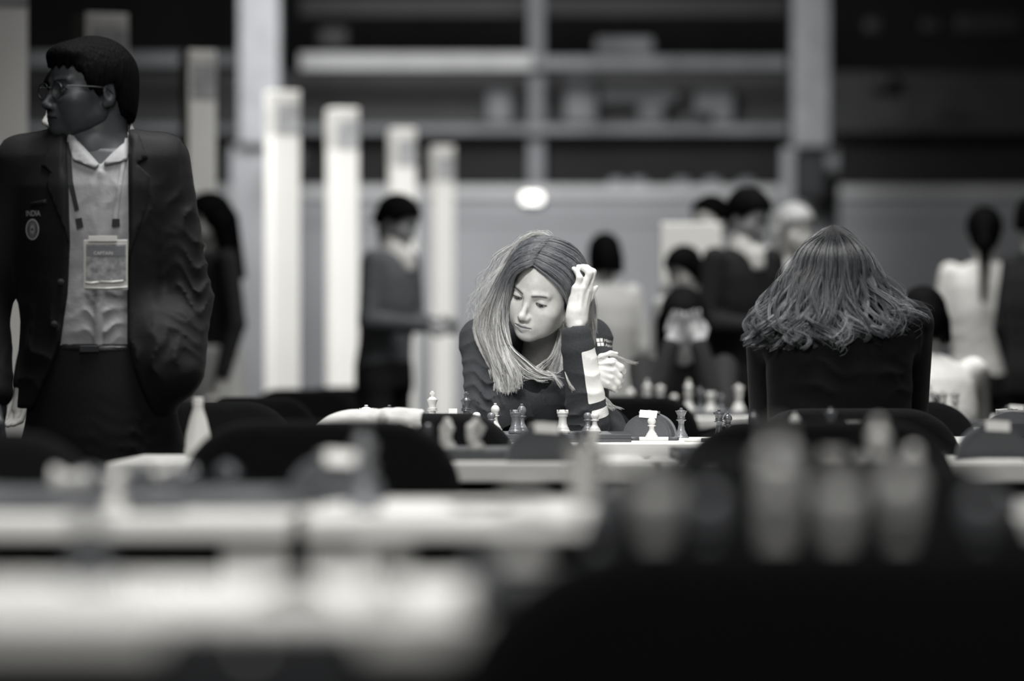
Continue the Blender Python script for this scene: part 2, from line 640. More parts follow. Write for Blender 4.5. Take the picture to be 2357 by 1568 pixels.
# ------------------------------------------------------------------ hair strands as thin three-sided tubes
def strands(paths, r0, r1, rnd=None):
    """paths (S, N, 3) -> V, F, attributes along/random."""
    S, N, _ = paths.shape
    t = np.gradient(paths, axis=1)
    t /= np.linalg.norm(t, axis=2, keepdims=True) + 1e-9
    ref = np.array((0.0, -1.0, 0.15))
    u = np.cross(t, ref)
    u /= np.linalg.norm(u, axis=2, keepdims=True) + 1e-9
    w = np.cross(t, u)
    rad = (np.asarray(r0) + (np.asarray(r1) - np.asarray(r0)) * np.linspace(0, 1, N)) * (0.25 + 0.75 * ss(0.0, 0.2, np.linspace(0, 1, N)))
    rad = np.broadcast_to(rad, (S, N))[..., None]
    V = np.stack([paths + rad * (math.cos(a) * u + math.sin(a) * w) for a in (math.pi / 2, math.pi / 2 + 2.094, math.pi / 2 + 4.189)], 2)
    V = V.reshape(-1, 3)
    si, ni = np.meshgrid(np.arange(S), np.arange(N - 1), indexing='ij')
    b0 = (si * N + ni) * 3
    b1 = b0 + 3
    Q = [np.stack([b0 + k, b0 + (k + 1) % 3, b1 + (k + 1) % 3, b1 + k], -1).reshape(-1, 4) for k in range(3)]
    F = np.concatenate(Q)
    al = np.repeat(np.tile(np.linspace(0, 1, N), S), 3)
    rn = np.repeat(RNG.random(S) if rnd is None else rnd, N * 3)
    return V, F, {'along': al, 'rnd': rn}


def resample(pts, N):
    pts = np.asarray(pts, float)
    n = len(pts)
    t = np.linspace(0, n - 1, N)
    i = np.clip(t.astype(int), 0, n - 2)
    f = (t - i)[:, None]
    g = lambda k: pts[np.clip(k, 0, n - 1)]
    p0, p1, p2, p3 = g(i - 1), g(i), g(i + 1), g(i + 2)
    return 0.5 * (2 * p1 + (p2 - p0) * f + (2 * p0 - 5 * p1 + 4 * p2 - p3) * f ** 2 + (3 * p1 - p0 - 3 * p2 + p3) * f ** 3)


def hair_mat(name, root, mid, tip, rough=0.35, t=(0.12, 0.65), rv=0.45, spec=0.5):
    m = bpy.data.materials.new(name)
    m.use_nodes = True
    N, L = m.node_tree.nodes, m.node_tree.links
    b = N['Principled BSDF']
    b.inputs['Roughness'].default_value = rough
    b.inputs['Specular IOR Level'].default_value = spec
    a = N.new('ShaderNodeAttribute')
    a.attribute_name = 'along'
    cr = N.new('ShaderNodeValToRGB')
    el = cr.color_ramp.elements
    el[0].position, el[0].color = t[0], (*tone(root), 1)
    el[1].position, el[1].color = t[1], (*tone(tip), 1)
    e = el.new((t[0] + t[1]) / 2)
    e.color = (*tone(mid), 1)
    L.new(a.outputs['Fac'], cr.inputs['Fac'])
    a2 = N.new('ShaderNodeAttribute')
    a2.attribute_name = 'rnd'
    mr = N.new('ShaderNodeMapRange')
    mr.inputs['To Min'].default_value = 1 - rv
    mr.inputs['To Max'].default_value = 1 + rv
    L.new(a2.outputs['Fac'], mr.inputs['Value'])
    mx = N.new('ShaderNodeMix')
    mx.data_type, mx.blend_type = 'RGBA', 'MULTIPLY'
    mx.inputs['Factor'].default_value = 1
    L.new(cr.outputs['Color'], mx.inputs['A'])
    L.new(mr.outputs['Result'], mx.inputs['B'])
    L.new(mx.outputs['Result'], b.inputs['Base Color'])
    return m


def guided(guides, S, N, spread, wave=0.0, seed=1, clump=0.6, ends=0.0, per=26, turns=2.0):
    """Strands interpolated between neighbouring guide lines with clumps, stray offsets and waves."""
    rg = np.random.default_rng(seed)
    G = np.stack([resample(g, N) for g in guides])
    K = len(G)
    u = rg.random(S) * (K - 1)
    nc = max(6, S // per)
    uc = rg.random(nc) * (K - 1)
    ci = np.argmin(np.abs(u[:, None] - uc[None, :]), 1)
    tt = np.linspace(0, 1, N)
    uu = u[:, None] + (uc[ci] - u)[:, None] * clump * ss(0.1, 0.9, tt)[None, :]
    i = np.clip(uu.astype(int), 0, K - 2)
    f = (uu - i)[..., None]
    n_i = np.arange(N)[None, :].repeat(S, 0)
    p = G[i, n_i] * (1 - f) + G[i + 1, n_i] * f
    off = rg.normal(0, 1, (S, 1, 3)) * np.array((1, 0.5, 1)) * spread * (0.25 + tt)[None, :, None]
    coff = rg.normal(0, 1, (nc, 1, 3))[ci] * np.array((1, 0.6, 0.6)) * spread * 1.3 * tt[None, :, None]
    ph = rg.random((nc, 2))[ci] * 6.28
    fr = (turns + rg.random(nc)[ci] * 0.7 * turns)
    am = wave * (0.5 + rg.random(nc)[ci])
    wv = np.zeros_like(p)
    arg = fr[:, None] * 6.28 * tt[None, :]
    env = (ss(0.15, 0.6, tt) * (0.6 + 0.6 * tt))[None, :]
    wv[..., 0] = am[:, None] * np.sin(arg + ph[:, :1]) * env
    wv[..., 1] = am[:, None] * 0.6 * np.sin(arg + ph[:, 1:] + 1.0) * env
    wv[..., 2] = am[:, None] * 0.35 * np.cos(arg + ph[:, :1]) * env
    p = p + off + coff + wv
    sh = (rg.random(S) * 0.06)[:, None] * (1 - tt)[None, :]
    p = p + np.gradient(p, axis=1) * (sh * N)[..., None]
    if ends:
        cut = 1 - ends * rg.random(S)
        k = cut[:, None] * (N - 1) * tt[None, :]
        j = np.clip(k.astype(int), 0, N - 2)
        g = (k - j)[..., None]
        r = np.arange(S)[:, None]
        p = p[r, j] * (1 - g) + p[r, j + 1] * g
    guided.rnd = 0.6 * rg.random(nc)[ci] + 0.4 * rg.random(S)
    guided.lift = 0.0055 * rg.random(nc)[ci] + 0.0012 * rg.random(S)
    return p


def push_out(paths, bvh, gap=0.004, it=2, lift=None):
    """Keep strands outside the skull: any point behind the surface is moved to just off it."""
    flat = paths.reshape(-1, 3)
    for q in [i for _ in range(it) for i in range(len(flat))]:
        loc, nor, _i, dist = bvh.find_nearest(Vector(flat[q]), 0.12)
        if loc is not None:
            v = Vector(flat[q]) - loc
            sd = v.dot(nor)
            gp = gap if lift is None else gap + lift[q // paths.shape[1]]
            if sd < gp:
                flat[q] += np.array(nor) * (gp - sd)
    return flat.reshape(paths.shape)


# ------------------------------------------------------------------ flat pieces laid on a curved surface (lettering, lapels, stripes)
def text_vf(txt, size, ext=0.0):
    cu = bpy.data.curves.new('lettering', 'FONT')
    cu.body = txt
    cu.size = size
    cu.align_x = 'CENTER'
    cu.align_y = 'CENTER'
    cu.extrude = ext
    o = bpy.data.objects.new('lettering', cu)
    COL.objects.link(o)
    me = bpy.data.meshes.new_from_object(o.evaluated_get(bpy.context.evaluated_depsgraph_get()))
    V = np.array([v.co[:] for v in me.vertices])
    F = [list(p.vertices) for p in me.polygons]
    bpy.data.objects.remove(o)
    bpy.data.curves.remove(cu)
    bpy.data.meshes.remove(me)
    return V, F


def poly_grid(poly, step):
    """Triangulated grid filling a 2-D polygon (x, z)."""
    bm = bmesh.new()
    vs = [bm.verts.new((p[0], 0, p[1])) for p in poly]
    bm.faces.new(vs)
    lo, hi = np.min(poly, 0), np.max(poly, 0)
    for ax in (0, 1):
        n = int((hi[ax] - lo[ax]) / step)
        for i in range(1, n + 1):
            co = [0, 0, 0]
            no = [0, 0, 0]
            co[0 if ax == 0 else 2] = lo[ax] + (hi[ax] - lo[ax]) * i / (n + 1)
            no[0 if ax == 0 else 2] = 1
            bmesh.ops.bisect_plane(bm, geom=bm.verts[:] + bm.edges[:] + bm.faces[:], plane_co=co, plane_no=no)
    return grab(bm)


def drape(VF, bvh, y0, lift, thick=0.0, ydir=1.0):
    """Project a flat (x, z) sheet along +Y onto a surface, lifted off it, optionally with thickness."""
    V, F = VF
    keep = {}
    out = []
    for i, v in enumerate(V):
        h = bvh.ray_cast(Vector((v[0], y0, v[2])), Vector((0, ydir, 0)), 3.0)
        if h[0] is None:
            continue
        keep[i] = len(out)
        out.append((v[0], h[0].y - lift * ydir, v[2]))
    F2 = [[keep[i] for i in f] for f in F if all(i in keep for i in f)]
    V2 = np.array(out)
    if thick and len(V2):
        n = len(V2)
        edge = {}
        for f in F2:
            for a, b in zip(f, f[1:] + f[:1]):
                edge[(a, b)] = edge.get((a, b), 0) + 1
        Vb = V2 + np.array((0, thick * ydir, 0))
        Fb = [[i + n for i in f[::-1]] for f in F2]
        side = [[b, a, a + n, b + n] for (a, b) in edge if (b, a) not in edge]
        return np.concatenate([V2, Vb]), F2 + Fb + side
    return V2, F2

# ------------------------------------------------------------------ the hall
def structure(name, VF, m, parent=None, smooth=False):
    o = mk(name, VF[0], VF[1], m, parent, smooth)
    if parent is None:
        o['kind'] = 'structure'
    return o


structure('floor', box((-11, -3, -0.1), (11, 47, 0.0)), M['floor'])
structure('ceiling', box((-11, -3, 9.5), (11, 47, 9.6)), M['ceiling'])
structure('wall_left', box((-11.1, -3, 0), (-11, 47, 9.5)), M['wall_dark'])
structure('wall_right', box((11, -3, 0), (11.1, 47, 9.5)), M['wall_dark'])
structure('wall_rear', box((-11, -3.1, 0), (11, -3, 9.5)), M['wall_dark'])
YW = 40.0
structure('wall_back', box((-11, YW, 0), (11, YW + 0.3, P(0, 452, YW)[2])), M['wall'])
structure('trim_1', box((-11, YW - 0.05, P(0, 455, YW)[2]), (11, YW + 0.3, P(0, 428, YW)[2]), 0.01), M['wall_trim'])
structure('trim_2', box((-11, YW - 0.02, P(0, 515, YW)[2]), (11, YW, P(0, 508, YW)[2]), 0.004), M['wall'])
structure('wall_upper', box((-11, 46.5, 2.4), (11, 46.8, 9.5)), M['wall_dark'])
structure('floor_gallery', box((-11, YW + 0.3, 2.35), (11, 46.5, 2.5)), M['wall_dark'])

# grandstand: rails, posts and seat rows above the wall
stand = thing('grandstand', 'dark grandstand with pale grey rails above the back wall', 'grandstand', (0, YW + 0.4, 2.5))
gb = (0, YW + 0.4, 2.5)


def gpart(name, px0, py0, px1, py1, Y, dep, m, bev=0.01):
    a, b = P(px0, py1, Y), P(px1, py0, Y)
    V, F = box((a[0], Y, a[2]), (b[0], Y + dep, b[2]), bev)
    return mk(name, V, F, M[m], stand, False, base=gb)


Yg = YW + 0.5
gpart('rail', 690, 122, 1225, 160, Yg, 0.12, 'beam')
gpart('rail', 1225, 130, 1812, 158, Yg, 0.12, 'tarp')
gpart('rail', -300, 122, 560, 150, Yg, 0.12, 'tarp')
gpart('rail', -300, 287, 1815, 308, Yg, 0.10, 'tarp')
gpart('rail', 1900, 285, 2700, 305, Yg, 0.10, 'seat_dark')
gpart('post', 1216, -60, 1252, 430, Yg + 0.2, 0.16, 'tarp')
gpart('post', 2085, 200, 2118, 300, Yg + 0.2, 0.16, 'seat_dark')
gpart('rail', 690, -10, 1812, 36, Yg + 2, 0.12, 'seat_dark')
gpart('tier', -1200, 165, 3600, 285, Yg + 1.2, 0.25, 'seat_dark')
gpart('tier', -1200, 312, 3600, 425, Yg + 0.4, 0.2, 'wall_dark')
for i, (a, b, c, d) in enumerate([(1120, 205, 1180, 285), (1370, 85, 1505, 122), (1300, 165, 1375, 285), (1380, 205, 1560, 240),
                                  (1470, 232, 1530, 285), (1600, 200, 1690, 262), (1640, 250, 1690, 285), (730, 60, 800, 110), (2000, 165, 2060, 205),
                                  (1990, 40, 2030, 75), (2120, 40, 2170, 75), (2200, 30, 2357, 78)]):
    gpart('seat', a, b, c, d, Yg + 0.75 + 0.02 * i, 0.2, 'tarp' if i < 7 else 'seat_dark', 0.05)
for i, x in enumerate((1420, 1470, 1570, 1640, 1720)):
    h = P(x, 424, Yg)
    V, F = lathe([(0.001, 0.10), (0.07, 0.09), (0.10, 0.03), (0.09, -0.04), (0.13, -0.10), (0.17, -0.2), (0.17, -0.5)], 12)
    mk('seat_back', V, F, M['tarp'], stand, base=np.array(gb) - np.array((h[0], Yg + 0.02, h[2] - 0.04)))

# building pillars, each with its loudspeaker
for px, w0, pyb, lab, bx in ((1866, 84, 340, 'tall grey building pillar in front of the grandstand, flaring above a black loudspeaker', (1832, 348, 1902, 462)),
                             (598, 92, 335, 'tall pale building pillar behind the row of white posts, brightest at mid height', (630, 340, 700, 396))):
    Yp = 37.5
    base = P(px, 850, Yp)
    base[2] = 0
    pr = thing('building_pillar', lab, 'pillar', tuple(base))
    hw = w0 / 2 / FPX * Yp
    zb = P(0, pyb, Yp)[2]
    zf = P(0, pyb + 125, Yp)[2]
    V, F = box((-hw, -0.15, zb), (hw, 0.2, 9.5), 0.02)
    mk('shaft', V, F, M['concrete'], pr, False)
    V, F = box((-hw - 0.09, -0.02, 0.0), (hw + 0.09, 0.25, zb), 0.02)
    mk('pier', V, F, M['wall'], pr, False)
    a, b = P(bx[0], bx[3], Yp - 0.5), P(bx[1 + 1], bx[1], Yp - 0.5)
    sp = thing('loudspeaker', 'black box loudspeaker mounted low on the %s pillar' % ('right-hand grey' if px > 1000 else 'pale pillar behind the white posts, the left-hand'), 'loudspeaker',
               ((a[0] + b[0]) / 2, Yp - 0.35, a[2]))
    w, hh = (b[0] - a[0]) / 2, b[2] - a[2]
    V, F = box((-w, -0.15, 0), (w, 0.15, hh), 0.02)
    mk('cabinet', V, F, M['plastic_dark'] if px > 99999 else M['wall_dark'], sp, False)
    V, F = box((-w * 0.85, -0.165, 0.05), (w * 0.85, -0.15, hh - 0.05), 0.005)
    mk('grille', V, F, M['felt'], sp, False)
    V, F = box((-0.03, 0.15, hh * 0.4), (0.03, 0.3, hh * 0.6))
    mk('bracket', V, F, M['steel_dark'], sp, False)

# lit sign on the wall
lb = P(1225, 455, YW - 0.2)
sign = thing('wall_lamp', 'glowing white oval lamp on the back wall below the gallery post', 'lamp', (lb[0], YW - 0.06, lb[2]))
V, F = box((-0.10, -0.05, -0.05), (0.10, 0.06, 0.05), 0.03, 3)
mk('housing', V, F, M['plastic_white'], sign)
V, F = box((-0.088, -0.07, -0.040), (0.088, -0.045, 0.040), 0.02, 3)
mk('diffuser', V, F, mat('glowing_diffuser', 0.9, emit=(1, 0.98, 0.95), estr=2.6), sign)

# a row of free-standing white posts with a printed band at the top
def post_mat():
    m = mat('white_post_panel', 0.82, 0.5, 0.03, 3)
    return m


M['post'] = post_mat()
M['post_print'] = mat('printed_grey_band', 0.34, 0.5, 0.25, 14)
M['post_print2'] = mat('printed_pale_band', 0.56, 0.5, 0.2, 12)
first = None
ords = ['cut by the left edge of the photo', 'behind the head of the suited man', 'behind the shoulder of the suited man', 'fourth in the receding row, tallest fully visible',
        'fifth in the receding row', 'rising behind the head of the man in grey', 'seventh and farthest, nearest to the thinking woman']
for i, (px, pyt, Y, w) in enumerate([(8, -120, 16.4, 0.20), (232, 34, 18.2, 0.25), (456, 117, 20.1, 0.185), (650, 210, 22.7, 0.205), (788, 250, 24.4, 0.205), (926, 296, 26.3, 0.19), (1017, 337, 28.3, 0.185)]):
    c = P(px, 850, Y)
    zt = P(0, pyt, Y)[2]
    lab = 'white square post with printed top, %s' % ords[i]
    t = thing('display_post', lab, 'post', (c[0], Y, 0), math.radians(24 - i * 1.5), 'white display posts')
    hw = w / 2 / 1.28
    bh = 0.24
    mk('shaft', *box((-hw, -hw, 0.04), (hw, hw, zt - 0.02), 0.008), M['post'], t, False)
    mk('printed_band', *box((-hw - 0.002, -hw - 0.002, zt - bh), (hw * 0.96, hw + 0.002, zt - 0.02), 0.004), M['post_print2'], t, False)
    mk('printed_panel', *box((-hw * 0.7, -hw - 0.005, zt - bh), (hw * 0.92, -hw - 0.001, zt - 0.07)), M['post_print'], t, False)
    mk('cap', *box((-hw, -hw, zt - 0.02), (hw, hw, zt), 0.006), M['post'], t, False)
    mk('foot', *box((-hw - 0.06, -hw - 0.06, 0), (hw + 0.06, hw + 0.06, 0.04), 0.008), M['laminate_dim'], t, False)

# ------------------------------------------------------------------ tables
TZ = 0.745


def table(x0, x1, yf, dep, label, m='laminate', th=0.036):
    cx, cy = (x0 + x1) / 2, yf + dep / 2
    t = thing('playing_table', label, 'table', (cx, cy, 0), group='long white playing tables')
    hx, hy = (x1 - x0) / 2, dep / 2
    mk('tabletop', *box((-hx, -hy, TZ - th), (hx, hy, TZ), 0.004), M[m], t, False)
    for sx in (-1, 1):
        for sy in (-1, 1):
            a = np.array((sx * (hx - 0.045), sy * (hy - 0.05)))
            mk('leg', *box((a[0] - 0.038, a[1] - 0.03, 0), (a[0] + 0.038, a[1] + 0.03, TZ - th), 0.004), M[m], t, False)
    for sy in (-1, 1):
        mk('rail', *box((-hx + 0.09, sy * (hy - 0.12) - 0.012, TZ - th - 0.05), (hx - 0.09, sy * (hy - 0.12) + 0.012, TZ - th)), M['steel_dark'], t, False)
    return t


YA, YB, YC, YD, YZ1, YZ2 = 9.82, 7.70, 4.89, 2.92, 12.1, 14.7
table(-0.62, 0.60, YA, 0.8, 'white table that the woman in the striped hoodie leans on')
table(0.615, 2.5, YA + 0.1, 0.8, 'white table at which the long-haired woman seen from behind sits')
table(-0.757, 0.265, YB, 0.75, 'white table behind the wide black chair, bearing the two pale knights')
table(0.28, 2.3, YB, 0.75, 'white table with a dark arched clock at the right edge of the photo')
table(-1.75, -0.262, YC, 0.72, 'blurred white table across the left foreground, ending at the dark slit', th=0.028)
table(-0.246, 1.5, YC, 0.72, 'blurred white table in the middle foreground, right of the dark slit', th=0.028)
table(-1.35, 1.2, YD, 0.53, 'nearest white table, heavily blurred along the bottom of the photo', th=0.030)
table(0.1, 2.1, YZ2, 0.8, 'pale table seen between the woman and the long-haired woman')
table(0.9, 2.6, YZ1, 0.8, 'pale table behind the long-haired woman, by the far black chair')

# ------------------------------------------------------------------ chairs
def chair_back_sdf(w=0.24, h=0.012):
    s = SDF((-0.30, -0.10, 0.42), (0.30, 0.14, 0.88), h)

    def fn(X, Y, Z):
        zc, hh, r = 0.655, 0.175, 0.135
        qx = np.abs(X) - (w - r) - 0.012 * (Z - 0.655) / 0.175 + 0 * Z
        qz = np.abs(Z - zc) - (hh - r)
        d2 = np.sqrt(np.maximum(qx, 0) ** 2 + np.maximum(qz, 0) ** 2) + np.minimum(np.maximum(qx, qz), 0) - r
        yy = Y + 0.55 * X * X - 0.22 * (Z - 0.55) ** 2 + 0 * Z   # wraps forward at the sides
        th = 0.020
        ry = np.abs(yy) - th
        a, b = d2 + 0.018, ry
        return np.sqrt(np.maximum(a, 0) ** 2 + np.maximum(b, 0) ** 2) + np.minimum(np.maximum(a, b), 0) - 0.018
    s.op(func(fn, (-0.27, -0.08, 0.46), (0.27, 0.12, 0.85)))
    return s


def make_chair():
    t = thing('stacking_chair', '', 'chair')
    V, F = chair_back_sdf().mesh()
    mk('backrest', V + np.array((0, -0.22, 0)), F, M['chair_fabric'], t)
    s = SDF((-0.28, -0.28, 0.38), (0.28, 0.28, 0.52), 0.018)
    s.op(rbox((0, 0.0, 0.445), (0.23, 0.225, 0.035), 0.03))
    V, F = s.mesh()
    mk('seat', V, F, M['chair_fabric'], t)
    for sx in (-1, 1):
        mk('leg', *tube([(sx * 0.21, 0.19, 0.43), (sx * 0.225, 0.235, 0.0)], 0.011), M['steel_dark'], t)
        mk('leg', *tube([(sx * 0.21, -0.17, 0.43), (sx * 0.225, -0.235, 0.0)], 0.011), M['steel_dark'], t)
        mk('back_support', *tube([(sx * 0.17, -0.12, 0.425), (sx * 0.17, -0.205, 0.45), (sx * 0.17, -0.215, 0.60)], 0.011), M['steel_dark'], t)
    return t


CH = []


def chair(px, Y, label, rz=0.0, sc=None):
    """Backrest at distance Y; the chair faces away from the camera unless turned."""
    x = P(px, 850, Y)[0]
    off = np.array(Euler((0, 0, rz)).to_matrix()) @ np.array((0, -0.22, 0))
    loc = (x - off[0], Y - off[1], 0)
    if not CH:
        t = make_chair()
        CH.append(t)
        t.location = loc
        t.rotation_euler = (0, 0, rz)
        t['label'] = label
        t['group'] = 'black stacking chairs'
        return t
    t = dup(CH[0], loc, rz, label, 'black stacking chairs', sc)
    return t


chair(740, 7.2, 'wide black upholstered chair in the middle, in front of the table with two pale knights')
chair(945, 9.38, 'black chair with a pale jacket over its back, opposite the thinking woman', sc=(1, 1, 0.987))
chair(1880, 7.2, 'black chair in front of the long-haired woman\'s chair, small pieces along its top')
chair(1965, 9.44, 'black chair on which the long-haired woman sits')
chair(1850, 4.45, 'blurred black chair with round-cornered back, second nearest at the right')
chair(1964, 2.36, 'nearest black chair, a huge dark backrest filling the lower right corner')
chair(-150, 6.0, 'blurred black chair at the left edge in front of the trousers of the standing man')
chair(1440, 13.6, 'black chair behind the arm of the thinking woman, out of focus')
chair(2045, 11.4, 'black chair in the gap right of the long-haired woman')
chair(470, 11.3, 'dark chair just right of the standing man, behind the tapered bottle', 0.2)
chair(590, 13.4, 'dark chair turned sideways with a light edge, left of the pale jacket', 0.9)
chair(700, 19.0, 'far black chair under the fourth white post')
chair(800, 21.0, 'far black chair under the fifth white post')
chair(1262, 11.26, 'black chair on which the thinking woman sits', math.pi - 0.1)

# light jacket over the chair back opposite the woman
s = chair_back_sdf(0.246, 0.007)
cz = P(945, 850, 9.38)
jb = np.array((cz[0], 9.38, 0))
V0 = s.ax


def jcut(X, Y, Z):
    return np.maximum(X - 0.035 - 0.01 * np.sin(Z * 60), 0.70 + 0.10 * np.sin(X * 9 + 1.0) - Z + 0 * Y)


s.F -= 0.010
for q, (xx, am) in enumerate(((-0.03, 0.010), (-0.055, 0.008), (-0.012, 0.008), (-0.085, 0.006), (0.008, 0.006))):
    s.op(cap((xx - 0.03, -0.045, 0.72), (xx, -0.01, 0.835), 0.012, am), 0.012)
s.op(func(jcut), 0.008, 'i')
V, F = s.mesh()
jk = mk('draped_jacket', V, F, mat('pale_cotton', 0.55, 0.85, 0.08, 25, bump=0.25, bscale=60, sheen=0.2), None, True)
jk.location = jb - np.array((0, 0, 0.011))
tag(jk, 'pale jacket draped over the back of the black chair opposite the woman', 'jacket')

# ------------------------------------------------------------------ chess pieces
def prof(h, rows):
    return [(r * h, z * h) for r, z in rows]


BASE = [(0.20, 0), (0.205, 0.02), (0.205, 0.06), (0.19, 0.085), (0.175, 0.10), (0.185, 0.12), (0.165, 0.16), (0.13, 0.20)]


def vf_pawn():
    return lathe(prof(0.050, [(0.30, 0), (0.31, 0.03), (0.31, 0.10), (0.27, 0.15), (0.25, 0.17), (0.26, 0.21), (0.20, 0.27), (0.135, 0.40), (0.115, 0.52), (0.125, 0.57), (0.20, 0.60), (0.21, 0.625), (0.15, 0.655), (0.13, 0.67),
                              (0.175, 0.72), (0.20, 0.78), (0.205, 0.84), (0.19, 0.90), (0.14, 0.96), (0.07, 0.99), (0.001, 1.0)]), 20)


def vf_rook():
    V, F = lathe(prof(0.057, [(0.31, 0), (0.32, 0.03), (0.32, 0.10), (0.29, 0.15), (0.265, 0.17), (0.275, 0.21), (0.23, 0.27), (0.185, 0.40), (0.168, 0.60), (0.175, 0.68), (0.215, 0.72), (0.225, 0.745), (0.20, 0.77), (0.225, 0.80), (0.245, 0.86), (0.245, 0.90), (0.17, 0.90), (0.17, 0.86), (0.001, 0.86)]), 24)
    parts = [(V, F)]
    for i in range(6):
        a0 = i * math.pi / 3
        W, G = [], []
        for k in range(4):
            a = a0 + k * math.radians(13)
            for r in (0.17, 0.245):
                for z in (0.895, 1.0):
                    W.append((r * 0.057 * math.cos(a), r * 0.057 * math.sin(a), z * 0.057))
        for k in range(3):
            b = 4 * k
            G += [[b, b + 4, b + 5, b + 1][::-1], [b + 2, b + 3, b + 7, b + 6][::-1], [b + 1, b + 5, b + 7, b + 3][::-1]]
        G += [[0, 1, 3, 2], [12, 14, 15, 13]]
        parts.append((np.array(W), G))
    return join(*parts)


def vf_bishop():
    h = 0.071
    V, F = lathe(prof(h, [(0.24, 0), (0.25, 0.025), (0.25, 0.075), (0.22, 0.11), (0.20, 0.125), (0.21, 0.155), (0.17, 0.20), (0.11, 0.32), (0.085, 0.46), (0.09, 0.53), (0.15, 0.555), (0.155, 0.575), (0.10, 0.59), (0.095, 0.615), (0.13, 0.63), (0.10, 0.65),
                          (0.135, 0.69), (0.158, 0.75), (0.15, 0.82), (0.115, 0.88), (0.065, 0.925), (0.03, 0.935), (0.05, 0.955), (0.058, 0.975), (0.04, 0.995), (0.001, 1.0)]), 20)
    a = np.array(V)
    # the slanting cut in the mitre
    z, x = a[:, 2] / h, a[:, 0] / h
    cut = np.exp(-((z - 0.79 - 0.5 * x) / 0.014) ** 2) * (z > 0.68) * (x > -0.02)
    a[:, :2] *= (1 - 0.22 * cut)[:, None]
    return a, F


def vf_queen():
    h = 0.079
    V, F = lathe(prof(h, [(0.235, 0), (0.24, 0.025), (0.24, 0.075), (0.215, 0.11), (0.20, 0.12), (0.205, 0.15), (0.17, 0.19), (0.115, 0.32), (0.09, 0.48), (0.095, 0.58), (0.155, 0.605), (0.16, 0.625), (0.11, 0.645), (0.105, 0.665), (0.14, 0.68), (0.11, 0.70),
                          (0.115, 0.74), (0.145, 0.82), (0.19, 0.895), (0.175, 0.905), (0.14, 0.885), (0.11, 0.925), (0.05, 0.945), (0.035, 0.95), (0.05, 0.965), (0.055, 0.98), (0.035, 0.997), (0.001, 1.0)]), 24)
    a = np.array(V)
    z = a[:, 2] / h
    ang = np.arctan2(a[:, 1], a[:, 0])
    r = np.hypot(a[:, 0], a[:, 1]) / h
    rim = (z > 0.885) & (z < 0.91) & (r > 0.16)
    a[rim, 2] += h * 0.012 * np.cos(8 * ang[rim])
    return a, F


def vf_king():
    h = 0.094
    a = lathe(prof(h, [(0.20, 0), (0.21, 0.02), (0.21, 0.065), (0.19, 0.095), (0.175, 0.105), (0.18, 0.13), (0.15, 0.165), (0.105, 0.28), (0.085, 0.42), (0.088, 0.50), (0.135, 0.515), (0.14, 0.53), (0.10, 0.545), (0.125, 0.555), (0.13, 0.57), (0.095, 0.585), (0.10, 0.60),
                       (0.09, 0.62), (0.105, 0.70), (0.135, 0.775), (0.14, 0.79), (0.10, 0.80), (0.085, 0.835), (0.05, 0.855), (0.03, 0.86), (0.04, 0.875), (0.03, 0.885)]), 24)
    c = join(box((-0.036 * h, -0.034 * h, 0.86 * h), (0.036 * h, 0.034 * h, 1.0 * h), 0.006 * h), box((-0.060 * h, -0.033 * h, 0.905 * h), (0.060 * h, 0.033 * h, 0.962 * h), 0.006 * h))
    return join(a, c)


def vf_knight():
    base = lathe(prof(0.062, [(0.28, 0), (0.29, 0.03), (0.29, 0.09), (0.255, 0.135), (0.235, 0.15), (0.245, 0.19), (0.20, 0.24), (0.17, 0.27)]), 20)
    h = 0.0022
    s = SDF((-0.022, -0.03, 0.010), (0.022, 0.03, 0.066), h)
    s.op(cap((0, 0.006, 0.018), (0, 0.008, 0.040), 0.0125, 0.0105))
    s.op(cap((0, 0.009, 0.040), (0, 0.000, 0.054), 0.0100, 0.0075), 0.006)
    s.op(cap((0, 0.000, 0.052), (0, -0.015, 0.041), 0.0075, 0.0050), 0.004)
    s.op(cap((0, -0.001, 0.046), (0, -0.010, 0.040), 0.006, 0.005), 0.004)
    for g in (-1, 1):
        s.op(cap((0.003 * g, 0.003, 0.057), (0.0035 * g, 0.003, 0.0625), 0.0022, 0.0008), 0.002)
        s.op(ell((0.0075 * g, -0.006, 0.048), (0.002, 0.002, 0.0016)), 0.002, 's')
    for k in range(5):
        s.op(cap((0, 0.0165 + 0.001 * (k % 2), 0.026 + 0.0055 * k), (0, 0.020, 0.024 + 0.0055 * k), 0.0035, 0.0015), 0.002)
    s.op(cap((0, -0.003, 0.026), (0, -0.012, 0.030), 0.005, 0.003), 0.006)
    return join(base, s.mesh())


PIECE = {'pawn': vf_pawn(), 'rook': vf_rook(), 'bishop': vf_bishop(), 'queen': vf_queen(), 'king': vf_king(), 'knight': vf_knight()}
PMESH = {}
BZ = 0.765          # top of the electronic boards


def piece(kind, wood, px, Y, label, z=BZ, group=None, rz=0.0, sc=1.0):
    key = (kind, wood)
    if key not in PMESH:
        o = mk('chess_' + kind, *PIECE[kind], M[wood])
        PMESH[key] = o.data
    else:
        o = bpy.data.objects.new('chess_' + kind, PMESH[key])
        COL.objects.link(o)
    x = P(px, 850, Y)[0]
    o.location = (x, Y, z)
    o.rotation_euler = (0, 0, rz)
    o.scale = (sc, sc, sc)
    return tag(o, label, 'chess piece', group)


